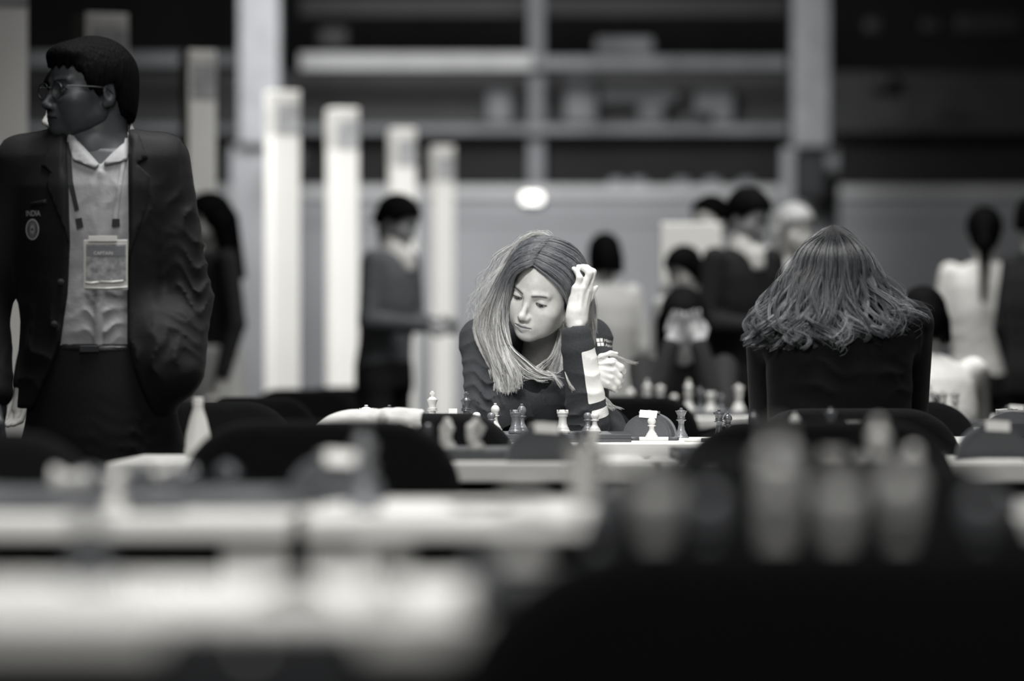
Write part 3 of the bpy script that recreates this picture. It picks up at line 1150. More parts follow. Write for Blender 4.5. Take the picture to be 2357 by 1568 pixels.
def board_mat():
    m = bpy.data.materials.new('chequered_board_print')
    m.use_nodes = True
    N, L = m.node_tree.nodes, m.node_tree.links
    b = N['Principled BSDF']
    b.inputs['Roughness'].default_value = 0.35
    tc = N.new('ShaderNodeTexCoord')
    ck = N.new('ShaderNodeTexChecker')
    ck.inputs['Scale'].default_value = 1 / 0.052
    ck.inputs['Color1'].default_value = (*tone(0.26), 1)
    ck.inputs['Color2'].default_value = (*tone(0.06), 1)
    mp = N.new('ShaderNodeMapping')
    mp.inputs['Location'].default_value = (0.0, 0.0, 0.013)
    L.new(tc.outputs['Object'], mp.inputs['Vector'])
    L.new(mp.outputs['Vector'], ck.inputs['Vector'])
    L.new(ck.outputs['Color'], b.inputs['Base Color'])
    return m


M['chequer'] = board_mat()
M['board_edge'] = mat('dark_board_frame', 0.07, 0.35, 0.25, 40, stretch=(0.2, 1, 1), coat=0.2)


def board(px, Y, label, rz=0.0):
    x = P(px, 850, Y)[0]
    t = thing('chess_board', label, 'chess board', (x, Y, TZ), rz, 'electronic chess boards')
    h = 0.255
    mk('base', *box((-h, -h, 0.0), (h, h, 0.008), 0.001), M['plastic_dark'], t, False)
    mk('frame', *box((-h, -h, 0.009), (h, h, 0.0188), 0.001), M['board_edge'], t, False)
    mk('playing_squares', *box((-0.208, -0.208, 0.017), (0.208, 0.208, 0.020)), M['chequer'], t, False)
    return t


W, B, MD = 'wood_light', 'wood_dark', 'wood_mid'
board(1207, 10.13, 'wooden chess board in front of the thinking woman')
piece('king', W, 995, 10.30, 'sharp pale chess king standing beside the pale jacket on the chair', sc=1.07)
piece('king', B, 1073, 10.28, 'sharp dark chess king at the sleeve of the thinking woman', sc=1.05)
piece('bishop', W, 1140, 10.22, 'sharp pale chess bishop in front of the folded sleeve')
piece('bishop', MD, 1201, 10.05, 'brown chess bishop standing close behind the brown rook')
piece('rook', MD, 1187, 9.93, 'brown chess rook in front of the woman, touching the bishop in view')
piece('rook', W, 1295, 9.96, 'pale chess rook in front of the striped sleeve')
piece('pawn', W, 1097, 10.12, 'pale pawn whose round head shows above the black chair')
piece('pawn', MD, 1131, 10.08, 'dark pawn half hidden by the black chair, by the pale bishop')
piece('pawn', MD, 1353, 10.06, 'dark pawn side by side with a pale pawn near the elbow')
piece('pawn', W, 1369, 10.03, 'pale pawn side by side with a dark pawn near the elbow')
piece('pawn', W, 1020, 10.2, 'pale pawn peeping over the black chair, under the pale king', sc=0.9)
piece('queen', W, 843, 9.95, 'tiny pale queen tip above the pale jacket', TZ, sc=1.13)
piece('queen', B, 896, 9.95, 'black queen tip above the pale jacket', TZ, sc=1.13)
piece('pawn', W, 1500, 10.22, 'pale pawn standing in front of the arched clock', TZ + 0.004, sc=1.02)
piece('queen', MD, 1568, 10.25, 'sharp glossy brown queen right of the arched clock', TZ, sc=1.0)
piece('queen', B, 1655, 10.0, 'black queen tip above the dark chair, left of the black bishop', TZ + 0.0, sc=0.98)
piece('bishop', B, 1675, 10.02, 'black bishop tip above the dark chair, beside the black queen', TZ, sc=1.0)


# ------------------------------------------------------------------ clocks, paper, pens, bottle
def make_clock():
    t = thing('chess_clock', '', 'chess clock')

    def arch(w, h, y0, y1, n=22, inset=0.0):
        pts = [((w - inset) * math.cos(a) * (1 - 0.10 * math.sin(a) ** 8), max(0.0, (h - inset)) * math.sin(a) ** 0.9) for a in np.linspace(0, math.pi, n)]
        V = [(x, y0, z) for x, z in pts] + [(x, y1, z) for x, z in pts]
        F = [[i, i + 1, n + i + 1, n + i][::-1] for i in range(n - 1)] + [list(range(n)), [n + i for i in range(n)][::-1], [0, n, 2 * n - 1, n - 1]]
        return np.array(V), F
    mk('body', *arch(0.066, 0.066, -0.022, 0.022), M['plastic_dark'], t, False)
    mk('front_shell', *arch(0.0685, 0.0685, 0.016, 0.030), M['plastic_mid'], t, False)
    mk('rear_panel', *arch(0.060, 0.060, -0.0245, -0.021), M['plastic_dark'], t, False)
    mk('display', *box((-0.035, 0.029, 0.015), (0.035, 0.0315, 0.045), 0.002), M['screen'], t, False)
    mk('rocker', *xf(join(box((-0.026, -0.012, 0), (0.026, 0.012, 0.005), 0.002), lathe([(0.006, 0.004), (0.006, 0.008), (0.001, 0.009)], 10)), (0, 0.004, 0.066)), M['steel'], t, False)
    mk('label_sticker', *xf(box((-0.023, -0.0012, -0.010), (0.023, 0.0012, 0.010)), (0.004, -0.0245, 0.064), (-0.35, 0.06, 0)), M['paper'], t, False)
    mk('base', *box((-0.069, -0.028, 0.0), (0.069, 0.032, 0.006), 0.002), M['plastic_dark'], t, False)
    return t


CK = []


def clock(px, Y, label, rz=0.0, z=TZ, sc=1.0):
    loc = (P(px, 850, Y)[0], Y, z)
    if not CK:
        t = make_clock()
        CK.append(t)
        t.location = loc
        t.rotation_euler = (0, 0, rz)
        t.scale = (sc, sc, sc)
        t['label'] = label
        t['group'] = 'arched chess clocks'
        return t
    return dup(CK[0], loc, rz, label, 'arched chess clocks', (sc, sc, sc))


clock(1494, 10.38, 'grey arched chess clock with a white sticker, behind the pale pawn', -0.28, sc=0.97)
clock(1250, 7.82, 'blurred grey arched clock with a white sticker, in front of the woman', 0.1, sc=1.0)
clock(2287, 8.0, 'dark arched clock with a white sticker at the right edge, nearer of the two', 0.05, sc=1.02)
clock(2325, 9.6, 'dark arched clock with a metal rocker at the right edge, just behind another clock', math.pi, sc=1.12)
clock(2335, 12.15, 'far dark arched clock at the right edge with a bright sticker', 0.0, sc=0.95)
clock(775, 5.42, 'blurred arched clock on the left foreground table, in front of the wide chair', 0.15, sc=0.92)


def sheet(px, Y, w, d, label, rz=0.0, z=TZ):
    o = mk('score_sheet', *box((-w / 2, -d / 2, 0), (w / 2, d / 2, 0.003)), M['paper'], None, False)
    o.location = (P(px, 850, Y)[0], Y, z)
    o.rotation_euler = (0, 0, rz)
    return tag(o, label, 'paper')


def pen(px, Y, label, rz, z):
    t = thing('pen', label, 'pen', (P(px, 850, Y)[0], Y, z + 0.0045), rz)
    mk('barrel', *xf(lathe([(0.004, -0.05), (0.0045, -0.03), (0.0045, 0.045), (0.003, 0.05)], 10), rot=(0, math.pi / 2, 0)), M['plastic_white'], t)
    mk('grip', *xf(lathe([(0.001, -0.068), (0.004, -0.052), (0.0047, -0.05), (0.0047, -0.03)], 10), rot=(0, math.pi / 2, 0)), M['plastic_dark'], t)
    mk('cap', *xf(lathe([(0.0048, 0.04), (0.0048, 0.062), (0.003, 0.066)], 10), rot=(0, math.pi / 2, 0)), M['plastic_dark'], t)
    return t


sheet(1500, 9.98, 0.15, 0.20, 'white score sheet pad in front of the arched clock', 0.0)
pen(1500, 9.93, 'white pen with dark ends lying on the score pad', 0.03, TZ + 0.003)
pen(1590, 9.95, 'dark-capped pen lying beside the brown queen', 2.6, TZ)
sheet(1690, 10.35, 0.21, 0.22, 'sheet of paper beneath the black queen tip', 0.1)
sheet(1470, 7.95, 0.15, 0.2, 'blurred paper at the right end of the table with the knights', 0.05)
sheet(2270, 7.83, 0.15, 0.16, 'white sheet in front of the dark clock at the right edge')
sheet(2090, 7.95, 0.15, 0.18, 'grey-lit sheet left of the dark clock at the right edge', 0.2)
sheet(620, 5.05, 0.21, 0.15, 'blurred white sheet on the left foreground table, near the slit', 0.1)
sheet(960, 5.2, 0.24, 0.28, 'blurred white sheet right of the blurred tall king', -0.1)
sheet(1230, 5.15, 0.21, 0.25, 'bright blurred sheet in the middle foreground', 0.1)
piece_bag = thing('bag', 'black bag hanging from the front edge of the nearest table, lower left', 'bag', tuple(P(602, 850, 2.83) * np.array((1, 1, 0))))
mk('pouch', *box((-0.07, -0.045, 0.44), (0.07, 0.045, 0.742), 0.02, 3), M['chair_fabric'], piece_bag)
mk('flap', *box((-0.066, -0.053, 0.60), (0.066, -0.044, 0.735), 0.006), M['felt'], piece_bag)
mk('snap', *xf(lathe([(0.0001, -0.004), (0.005, -0.003), (0.0065, 0.0), (0.0065, 0.003)], 14), (-0.004, -0.056, 0.728), (-math.pi / 2 + math.pi, 0, 0)), mat('polished_snap', 0.4, 0.5, metallic=1.0), piece_bag)
sheet(540, 3.2, 0.14, 0.28, 'large blurred white sheet on the nearest table, left of centre', 0.12)
sheet(840, 3.22, 0.15, 0.26, 'large blurred white sheet on the nearest table, next to the round pale piece', -0.08)

# folded card between the kings
cd = mk('name_card', *join(box((-0.010, -0.012, 0), (0.010, -0.0105, 0.018)), box((-0.010, -0.0115, 0.0165), (0.010, 0.012, 0.018)), box((-0.010, 0.0105, 0), (0.010, 0.012, 0.018))), M['paper'], None, False)
cd.location = (P(1043, 850, 10.3)[0], 10.28, BZ + 0.0)
cd.scale = (1.05, 1, 3.15)
tag(cd, 'small white card standing between the two sharp kings', 'card')

# tapered plastic bottle left
bt = thing('water_bottle', 'translucent tapered bottle standing right of the man in the suit', 'bottle', (P(456, 850, 8.3)[0], 8.3, TZ))
mk('body', *lathe([(0.024, 0), (0.026, 0.004), (0.0255, 0.03), (0.024, 0.045), (0.017, 0.075), (0.0105, 0.095), (0.0095, 0.105)], 20), mat('frosted_bottle', 0.80, 0.35, 0.03, 40), bt)
mk('base_ring', *lathe([(0.0255, 0.006), (0.0275, 0.009), (0.0275, 0.013), (0.0255, 0.016)], 20, False), M['plastic_white'], bt)
mk('cap', *lathe([(0.011, 0.103), (0.011, 0.116), (0.009, 0.118)], 16), M['plastic_white'], bt)

# glass on the middle foreground table
gl = thing('plastic_cup', 'translucent blurred cup on the middle foreground table, below the woman', 'cup', (P(1350, 850, 5.25)[0], 5.25, TZ))
mk('wall', *lathe([(0.020, 0.0), (0.026, 0.075), (0.0255, 0.076), (0.0195, 0.004), (0.001, 0.004)], 20, False), M['clear'], gl)
mk('rim', *lathe([(0.0255, 0.073), (0.0275, 0.075), (0.0255, 0.077)], 20, False), M['clear'], gl)

# ------------------------------------------------------------------ blurred boards and pieces, row by row
board(1030, 8.12, 'chess board under the two pale knights, blurred')
board(1850, 8.1, 'chess board hidden behind the black chair in front of the long-haired woman')
board(1830, 5.3, 'blurred chess board behind the second nearest black chair')
board(1840, 3.19, 'blurred chess board at the lower right, behind the nearest chair')
board(260, 5.28, 'blurred chess board on the left foreground table')

ORD = ['first', 'second', 'third', 'fourth', 'fifth', 'sixth', 'seventh', 'eighth', 'ninth', 'tenth', 'eleventh']


def piece_row(rows, where, adj=('pale', 'dark'), sc=1.0):
    """Pieces of one blurred row, each named by its place counted from the left."""
    order = sorted(range(len(rows)), key=lambda i: rows[i][2])
    for i, r in enumerate(rows):
        k, w, px, Y = r[:4]
        n = order.index(i)
        piece(k, w, px, Y, '%s %s, %s from left in %s' % (adj[0] if w == W else adj[1], k, ORD[n], where), z=r[4] if len(r) > 4 else BZ, rz=0.6 + i * 1.3, sc=sc)


piece_row([('knight', W, 1030, 7.90), ('knight', W, 1096, 7.92), ('pawn', W, 945, 8.02), ('pawn', W, 905, 8.1), ('bishop', W, 880, 8.25), ('pawn', B, 985, 8.0),
           ('pawn', B, 920, 8.15), ('rook', B, 1337, 7.95, TZ), ('rook', W, 1362, 7.98, TZ), ('pawn', W, 805, 8.2), ('pawn', MD, 862, 8.3)], 'the row with the two knights, behind the wide chair')
piece_row([('pawn', W, 1752, 7.95), ('pawn', MD, 1784, 8.1), ('bishop', W, 1830, 7.95), ('pawn', W, 1868, 8.1), ('queen', B, 1912, 8.15), ('bishop', B, 1735, 8.25), ('rook', W, 1965, 8.0), ('pawn', W, 1992, 8.02)],
          'the small row at the long-haired woman\'s chair')
piece_row([('pawn', W, 1637, 5.12), ('pawn', W, 1737, 5.12), ('rook', MD, 1815, 5.15), ('rook', W, 1918, 5.1), ('king', W, 2022, 5.15), ('knight', W, 2103, 5.1), ('pawn', W, 1985, 5.45), ('pawn', B, 1560, 5.2)],
          'the blurred middle row at the right')
piece_row([('pawn', MD, 1372, 3.30), ('rook', W, 1510, 3.28), ('pawn', MD, 1632, 3.34), ('king', W, 1790, 3.30), ('rook', W, 1932, 3.29), ('bishop', W, 2075, 3.28), ('pawn', MD, 2262, 3.30), ('pawn', W, 1205, 3.25)],
          'the largest blurred row, lower right', ('pale', 'brown'), 1.12)

piece('king', MD, 836, 5.06, 'blurred tall dark king in front of the wide black chair', z=TZ, sc=1.12)
piece('queen', B, 205, 3.35, 'blurred dark queen on the nearest table at the far left', z=TZ)
piece('pawn', W, 265, 5.0, 'blurred slim pale piece at the left end of the foreground table', z=TZ)
piece('pawn', W, 885, 2.97, 'round pale blurred pawn left of the nearest chair, low in the frame', z=TZ - 0.0, sc=1.1)
for i, (k, w, px, Y) in enumerate([('pawn', W, 120, 5.25), ('pawn', B, 200, 5.3), ('pawn', B, 330, 5.4), ('pawn', W, 400, 5.45), ('pawn', B, 440, 5.35), ('pawn', B, 520, 5.5)]):
    o = piece(k, w, px, Y, '%s pawn lying blurred on the left foreground table, number %s from the left' % ('pale' if w == W else 'dark', ['one', 'two', 'three', 'four', 'five', 'six'][i]), rz=i)
    o.rotation_euler = (0, math.pi / 2, i)
    o.location.z = BZ + 0.0155

piece_row([('bishop', W, 1452, 15.0), ('king', W, 1490, 15.1), ('queen', W, 1520, 15.0), ('pawn', W, 1552, 15.1), ('king', W, 1585, 15.0), ('bishop', B, 1612, 15.1), ('rook', W, 1636, 15.0), ('queen', W, 1700, 15.1), ('pawn', B, 1660, 15.2)],
          'the far row between the two women', sc=1.25)
board(1560, 15.1, 'far blurred chess board between the two women')
sheet(1660, 14.85, 0.2, 0.15, 'far white sheet left of the long-haired woman')
for i, (k, w, px, Y) in enumerate([('king', W, 2140, 12.4), ('queen', W, 2170, 12.42), ('queen', W, 2198, 12.4), ('bishop', B, 2155, 12.5)]):
    piece(k, w, px, Y, '%s %s just right of the long-haired woman, %s of four' % ('pale' if w == W else 'dark', k, ['first', 'second', 'third', 'smallest'][i]), z=BZ, rz=i, sc=1.15)
board(2150, 12.45, 'far chess board right of the long-haired woman')

# ------------------------------------------------------------------ skin and cloth for the people
def skin_mat(name, col, lip, dark, rough=0.45, spec=0.35):
    return mat(name, col, rough, 0.06, 70, bump=0.10, bscale=450, spec=spec, attr=[('lip', lip, (0, 1)), ('dark', dark, (0, 1))])


M['skin_fair'] = skin_mat('fair_skin', 0.60, 0.40, 0.022)
M['skin_mid'] = skin_mat('tan_skin', 0.36, 0.25, 0.03)
M['skin_brown'] = skin_mat('brown_skin', 0.060, 0.035, 0.004, 0.45, 0.35)
M['eye'] = mat('eyeball', 0.45, 0.12, 0.02, 30, spec=0.6, attr=[('iris', 0.012, (0.2, 0.8)), ('pupil', 0.004, (0.2, 0.8))])
M['hair_black'] = mat('black_hair', 0.002, 0.7, 0.5, 160, bump=0.6, spec=0.06, stretch=(1, 1, 0.15))
M['hair_brown'] = mat('dark_brown_hair', 0.03, 0.4, 0.4, 200, bump=0.3, spec=0.4, stretch=(1, 1, 0.15))
M['hair_fair'] = mat('fair_hair', 0.40, 0.5, 0.3, 150, bump=0.3, stretch=(1, 1, 0.15))
M['hair_under'] = mat('brown_hair_undercoat', 0.030, 0.6, 0.4, 250, bump=0.3, stretch=(1, 1, 0.2))
M['trousers_black'] = mat('black_trousers', 0.010, 0.85, 0.3, 120, bump=0.15, sheen=0.05)
M['shoe'] = mat('black_leather', 0.012, 0.35, 0.2, 60)
M['shirt_black'] = mat('black_jersey', 0.008, 0.9, 0.3, 200)


def merge_mesh(parts):
    """Several meshes with paint masks into one."""
    Vs, Fs, At, n = [], [], {'lip': [], 'dark': []}, 0
    for p in parts:
        V, F = p[0], np.asarray(p[1])
        at = p[2] if len(p) > 2 else {}
        Vs.append(V)
        Fs.append(F + n)
        for k in At:
            At[k].append(at.get(k, np.zeros(len(V))))
        n += len(V)
    return np.concatenate(Vs), np.concatenate(Fs), {k: np.concatenate(v) for k, v in At.items()}


def finger(s, pts, rs, k=0.0025):
    chain(s, pts, rs, k)


# ------------------------------------------------------------------ the thinking woman
WB = P(1262, 850, 10.9)
WB[2] = 0.0
woman = thing('person', 'seated fair-haired woman in a dark striped hoodie, one hand in her hair', 'person', tuple(WB))

HS = 1.04
HM = Matrix.Translation(Vector(P(1255, 668, 10.47))) @ Matrix.Rotation(math.radians(19), 4, 'Y') @ Matrix.Rotation(math.radians(-24), 4, 'Z') @ Matrix.Rotation(math.radians(27), 4, 'X') @ Matrix.Diagonal((HS * 1.03, HS, HS, 1))
hv, hf, ha, heyes = head_mesh(0.0017, True, gaze=(0, -37), wide=1.0)
hw = place(hv, HM)
neck = SDF(P(1130, 960, 10.3), P(1130, 960, 10.3), 0.006)
lo, hi = P(1150, 960, 10.35), P(1330, 690, 10.85)
neck = SDF(np.minimum(lo, hi), np.maximum(lo, hi), 0.006)
n0 = place(np.array([[0, 0.030, -0.055]]), HM)[0]
neck.op(cap(n0, P(1243, 830, 10.64), 0.047, 0.052))
for g in (-1, 1):
    neck.op(cap(P(1238 + 8 * g, 838, 10.585), P(1238 + 40 * g, 828, 10.62), 0.007, 0.007), 0.012)
nV, nF = neck.mesh()

# left hand, raised into the hair
yh = 10.375
lh = SDF(P(1285, 800, 10.30), P(1385, 595, 10.47), 0.0016)
lh.F[...] = 1.0
q = lambda x, y, d=0.0: P(1280 + x / 7.467, 590 + y / 7.467, yh + d)
lh.op(cap(q(365, 1420, 0.004), q(350, 1180, 0.004), 0.0225, 0.0215))
lh.op(cap(q(350, 1180, 0.004), q(345, 960, 0.0), 0.0210, 0.0195), 0.01)
lh.op(cap(q(300, 1020), q(345, 560), 0.0145, 0.0120), 0.014)
lh.op(cap(q(420, 1060, 0.006), q(440, 560, 0.0), 0.0150, 0.0120), 0.014)
lh.op(cap(q(450, 1080, 0.014), q(550, 560, 0.012), 0.0125, 0.0110), 0.012)
lh.op(cap(q(285, 1050, 0.01), q(300, 760, 0.012), 0.016, 0.012), 0.014)
finger(lh, [q(350, 600), q(405, 372, -0.006), q(352, 250, 0.0), q(305, 215, 0.010)], [0.0098, 0.0078, 0.0070, 0.0058], 0.005)
finger(lh, [q(450, 590), q(575, 292, -0.002), q(455, 195, 0.006), q(385, 180, 0.016)], [0.0102, 0.0083, 0.0074, 0.0060], 0.005)
finger(lh, [q(560, 590, 0.014), q(638, 268, 0.014), q(530, 195, 0.022), q(470, 170, 0.03)], [0.0095, 0.0080, 0.0070, 0.0056], 0.004)
finger(lh, [q(470, 930, 0.024), q(590, 700, 0.024), q(655, 575, 0.018), q(698, 528, 0.016)], [0.0085, 0.0072, 0.0060, 0.0045], 0.005)
for a, b in (((330, 980), (370, 560)), ((400, 980), (455, 560)), ((455, 1000), (560, 600))):
    lh.op(cap(q(*a, -0.0130 + (0.010 if a[0] > 450 else 0)), q(*b, -0.0085 + (0.009 if a[0] > 450 else 0)), 0.0026, 0.0032), 0.006)
lh.op(ell(q(350, 560, -0.007), (0.006, 0.005, 0.007)), 0.006)
lh.op(ell(q(455, 560, -0.006), (0.006, 0.005, 0.007)), 0.006)
lh.op(ell(q(400, 1180, -0.014), (0.006, 0.006, 0.007)), 0.008)
lV, lF = lh.mesh()

# right hand, closed round the other sleeve
yr = 10.41
rh = SDF(P(1355, 915, 10.33), P(1455, 795, 10.50), 0.0016)
r = lambda x, y, d=0.0: P(1180 + x / 6.03, 740 + y / 6.03, yr + d)
rh.op(cap(r(1090, 860, 0.015), r(1230, 740, 0.008), 0.024, 0.024))
rh.op(cap(r(1200, 640), r(1380, 690), 0.0145, 0.0125), 0.012)
rh.op(cap(r(1200, 740), r(1370, 790), 0.0150, 0.0125), 0.012)
rh.op(cap(r(1220, 830), r(1340, 880), 0.0140, 0.0110), 0.012)
finger(rh, [r(1230, 560), r(1390, 560, -0.002), r(1500, 640, 0.0), r(1530, 690, 0.016), r(1450, 700, 0.034)], [0.0098, 0.0092, 0.0090, 0.0080, 0.007], 0.004)
finger(rh, [r(1260, 640), r(1395, 685, -0.006), r(1480, 765, -0.002), r(1505, 805, 0.014), r(1430, 800, 0.032)], [0.0095, 0.0092, 0.0088, 0.0078, 0.007], 0.004)
finger(rh, [r(1260, 730), r(1380, 780, -0.006), r(1460, 855, -0.002), r(1480, 885, 0.014), r(1400, 880, 0.030)], [0.0095, 0.0088, 0.0084, 0.0074, 0.006], 0.004)
finger(rh, [r(1240, 820), r(1330, 870, -0.004), r(1405, 925, 0.0), r(1430, 950, 0.014), r(1350, 930, 0.028)], [0.0090, 0.0080, 0.0076, 0.0066, 0.006], 0.004)
finger(rh, [r(1130, 600), r(1230, 490, -0.004), r(1360, 440, 0.0), r(1445, 447, 0.004)], [0.0100, 0.0072, 0.0056, 0.0042], 0.006)
for a, b in (((1210, 590), (1390, 575)), ((1210, 660), (1390, 690)), ((1215, 740), (1370, 785)), ((1220, 800), (1320, 862))):
    rh.op(cap(r(*a, -0.013), r(*b, -0.0125), 0.0022, 0.0036), 0.006)
rV, rF = rh.mesh()
bV, bF, bA = merge_mesh([(hw, hf, ha), (nV, nF), (lV, lF), (rV, rF)])
mk('body', bV, bF, M['skin_fair'], woman, attrs=bA, base=WB)
for c in heyes:
    V, F, ir, pu = eye_vf(c, math.radians(-21), 0.0132, math.radians(8))
    mk('eye', place(V, HM), F, M['eye'], woman, attrs={'iris': ir, 'pupil': pu}, base=WB)
V, F = lathe([(0.0001, 0.0022), (0.0018, 0.0012), (0.0022, 0), (0.0018, -0.0012), (0.0001, -0.0022)], 10)
mk('ear_stud', V + place(np.array([[0.0755, -0.004, -0.036]]), HM)[0], F, M['steel'], woman, base=WB)

# hoodie
SL, SR = P(1112, 786, 10.62), P(1357, 784, 10.66)
EL, EW = P(1120, 952, 10.50), P(1374, 860, 10.46)
ER, RW = P(1354, 972, 10.43), P(1331, 798, 10.385)
CU = P(1327, 768, 10.38)
hip = np.array((WB[0] - 0.02, 11.04, 0.50))
nk = P(1240, 812, 10.68)
lo = np.array((P(1040, 0, 10.6)[0], 10.26, 0.44))
hi = np.array((P(1465, 0, 10.6)[0], 11.2, P(0, 690, 10.6)[2]))
jk = SDF(lo, hi, 0.0042)
d_ = np.linalg.norm(nk - hip)
jk.op(loft(hip, nk - hip, (1, 0, 0), [(-0.03, 0.165, 0.125), (0.10, 0.16, 0.12), (0.25, 0.155, 0.11), (d_ - 0.16, 0.185, 0.105), (d_ - 0.06, 0.15, 0.09), (d_, 0.085, 0.075)]))
jk.op(cap(SL, SR, 0.052, 0.052), 0.07)
jk.op(cap(SL, EL, 0.057, 0.054), 0.035)
jk.op(cap(EL, EW, 0.051, 0.035), 0.006)
jk.op(cap(SR, ER, 0.055, 0.050), 0.03)
jk.op(cap(ER, RW, 0.056, 0.041), 0.010)
jk.op(cap(P(1330, 803, 10.386), P(1327, 770, 10.382), 0.0405, 0.0385), 0.004)
jk.op(cap(P(1330, 804, 10.386), P(1330, 801, 10.386), 0.0425, 0.0425), 0.002, 'u')
jk.op(ell(P(1392, 1000, 10.56), (0.058, 0.07, 0.075)), 0.02)
# hood folds behind the neck and a raised collar
for g in (-1, 1):
    jk.op(cap(P(1240 + 58 * g, 778, 10.66), P(1240 + 40 * g, 880, 10.52), 0.020, 0.014), 0.02)
# creases of the sleeves
rg = np.random.default_rng(3)
folds(jk, P(1105, 900, 10.52), (0.075, 0.12, 0.09), (0.25, 0, 1.0), 0.0330, 0.0252, 1.0, 0.3)
folds(jk, P(1150, 950, 10.47), (0.075, 0.10, 0.05), (0.75, 0, 0.75), 0.0286, 0.0230, 0.8, 1.1)
folds(jk, P(1085, 820, 10.58), (0.05, 0.10, 0.06), (-0.4, 0, 1.0), 0.0374, 0.0184, 0.8, 2.0)
folds(jk, P(1330, 900, 10.38), (0.06, 0.08, 0.09), (0.3, 0, 1.0), 0.0495, 0.0115, 1.0, 2.2)
folds(jk, P(1340, 975, 10.38), (0.06, 0.08, 0.05), (-0.5, 0, 1.0), 0.0330, 0.0161, 1.0, 0.7)
folds(jk, P(1390, 800, 10.62), (0.05, 0.10, 0.06), (0.4, 0, 1.0), 0.0385, 0.0138, 1.0, 1.7)
folds(jk, P(1250, 900, 10.46), (0.09, 0.10, 0.05), (0.6, 0, 0.8), 0.0550, 0.0138, 1.0, 0.1)
# neck opening and hollow cuffs
jk.op(cap(n0, P(1240, 850, 10.58), 0.058, 0.066), 0.012, 's')
jk.op(ell(P(1238, 850, 10.50), (0.055, 0.075, 0.085)), 0.012, 's')
jk.op(cap(P(1327, 776, 10.382), P(1322, 725, 10.38), 0.0275, 0.0275), 0.006, 's')
jV, jF = jk.mesh()
jk.F = None
# paint coordinates of the sleeve panels: along the forearm and across it as seen square-on
axis = RW - ER
L_ = np.linalg.norm(axis)
axis /= L_
t_ = (jV - ER) @ axis
rad = (jV - ER) - t_[:, None] * axis
rr = np.linalg.norm(rad, axis=1)
front = np.array((0, -1.0, 0)) - axis * (-axis[1])
front /= np.linalg.norm(front)
side = np.cross(axis, front)
side *= np.sign(side[0])
ang = np.arctan2(rad @ side, rad @ front)
on = (rr < 0.070) * (jV[:, 1] < 10.53)
tpx = HY - (jV[:, 2] - HC) / jV[:, 1] * FPX         # height on the sleeve, read as a ruler along the forearm
# large panel: between cuff and elbow; small band below a dark gap; angle opens from the seam
pan = np.where(on > 0, 1, -9) * 1.0
pan = np.minimum(pan, np.minimum(np.minimum((t_ - 0.058) / 0.004, (L_ - 0.006 - t_) / 0.004), np.minimum((ang - 0.12) / 0.10, (1.45 - ang) / 0.1)))
band = np.minimum(np.where(on > 0, 1, -9), np.minimum(np.minimum((t_ - 0.016) / 0.004, (0.040 - t_) / 0.004), np.minimum((ang - 0.20) / 0.10, (1.5 - ang) / 0.1)))
stripe = np.clip(np.maximum(pan, band), -1, 1) * 0.5 + 0.5
M['hoodie'] = mat('dark_hoodie_jersey', 0.040, 0.9, 0.16, 260, bump=0.25, bscale=420, spec=0.15, sheen=0.03, attr=[('stripe', 0.80, (0.45, 0.55))])
hood = mk('hoodie', jV, jF, M['hoodie'], woman, attrs={'stripe': stripe}, base=WB)
jb = bvh_of(jV, jF)

# sleeve print: four squares and two lines of lettering
px2x = lambda px, Y=10.62: (px - CX) / FPX * Y
px2z = lambda py, Y=10.62: HC - (py - HY) / FPX * Y
sq = []
for (x0, y0, x1, y1) in ((1372.5, 779.5, 1379.6, 787.5), (1381.2, 779.0, 1387.3, 787.2), (1374.5, 789.3, 1381.2, 797.0), (1382.8, 789.0, 1389.5, 796.6)):
    sq.append(poly_grid([(px2x(x0), px2z(y1)), (px2x(x1), px2z(y1)), (px2x(x1 - 0.6), px2z(y0)), (px2x(x0 - 0.8), px2z(y0))], 0.003))
pr = drape(join(*sq), jb, 10.2, 0.0012)
if len(pr[0]):
    mk('printed_squares', pr[0], pr[1], M['paper'], woman, False, base=WB)
tx = []
for txt, py, px in (('Microsoft', 786.5, 1408.0), ('Azure', 796.0, 1404.0)):
    V, F = text_vf(txt, 0.0112)
    V = np.stack([V[:, 0] * 0.92 + px2x(px), V[:, 2] * 0, V[:, 1] + px2z(py) - 0.12 * V[:, 0]], 1)
    tx.append((V, F))
pr = drape(join(*tx), jb, 10.2, 0.0013)
if len(pr[0]):
    mk('sleeve_lettering', pr[0], pr[1], M['paper'], woman, False, base=WB)

# dark top under the hoodie
tp = SDF(P(1150, 1000, 10.40), P(1330, 800, 10.85), 0.008)
tp = SDF(np.minimum(P(1150, 1000, 10.3), P(1150, 1000, 10.8)), np.maximum(P(1330, 820, 10.3), P(1330, 820, 10.8)) + np.array((0, 0.1, 0.02)), 0.008)
tp.op(loft(hip, nk - hip, (1, 0, 0), [(0, 0.14, 0.09), (d_ - 0.18, 0.165, 0.103), (d_ - 0.075, 0.125, 0.088)]))
tV, tF = tp.mesh()
mk('undershirt', tV, tF, M['shirt_black'], woman, base=WB)
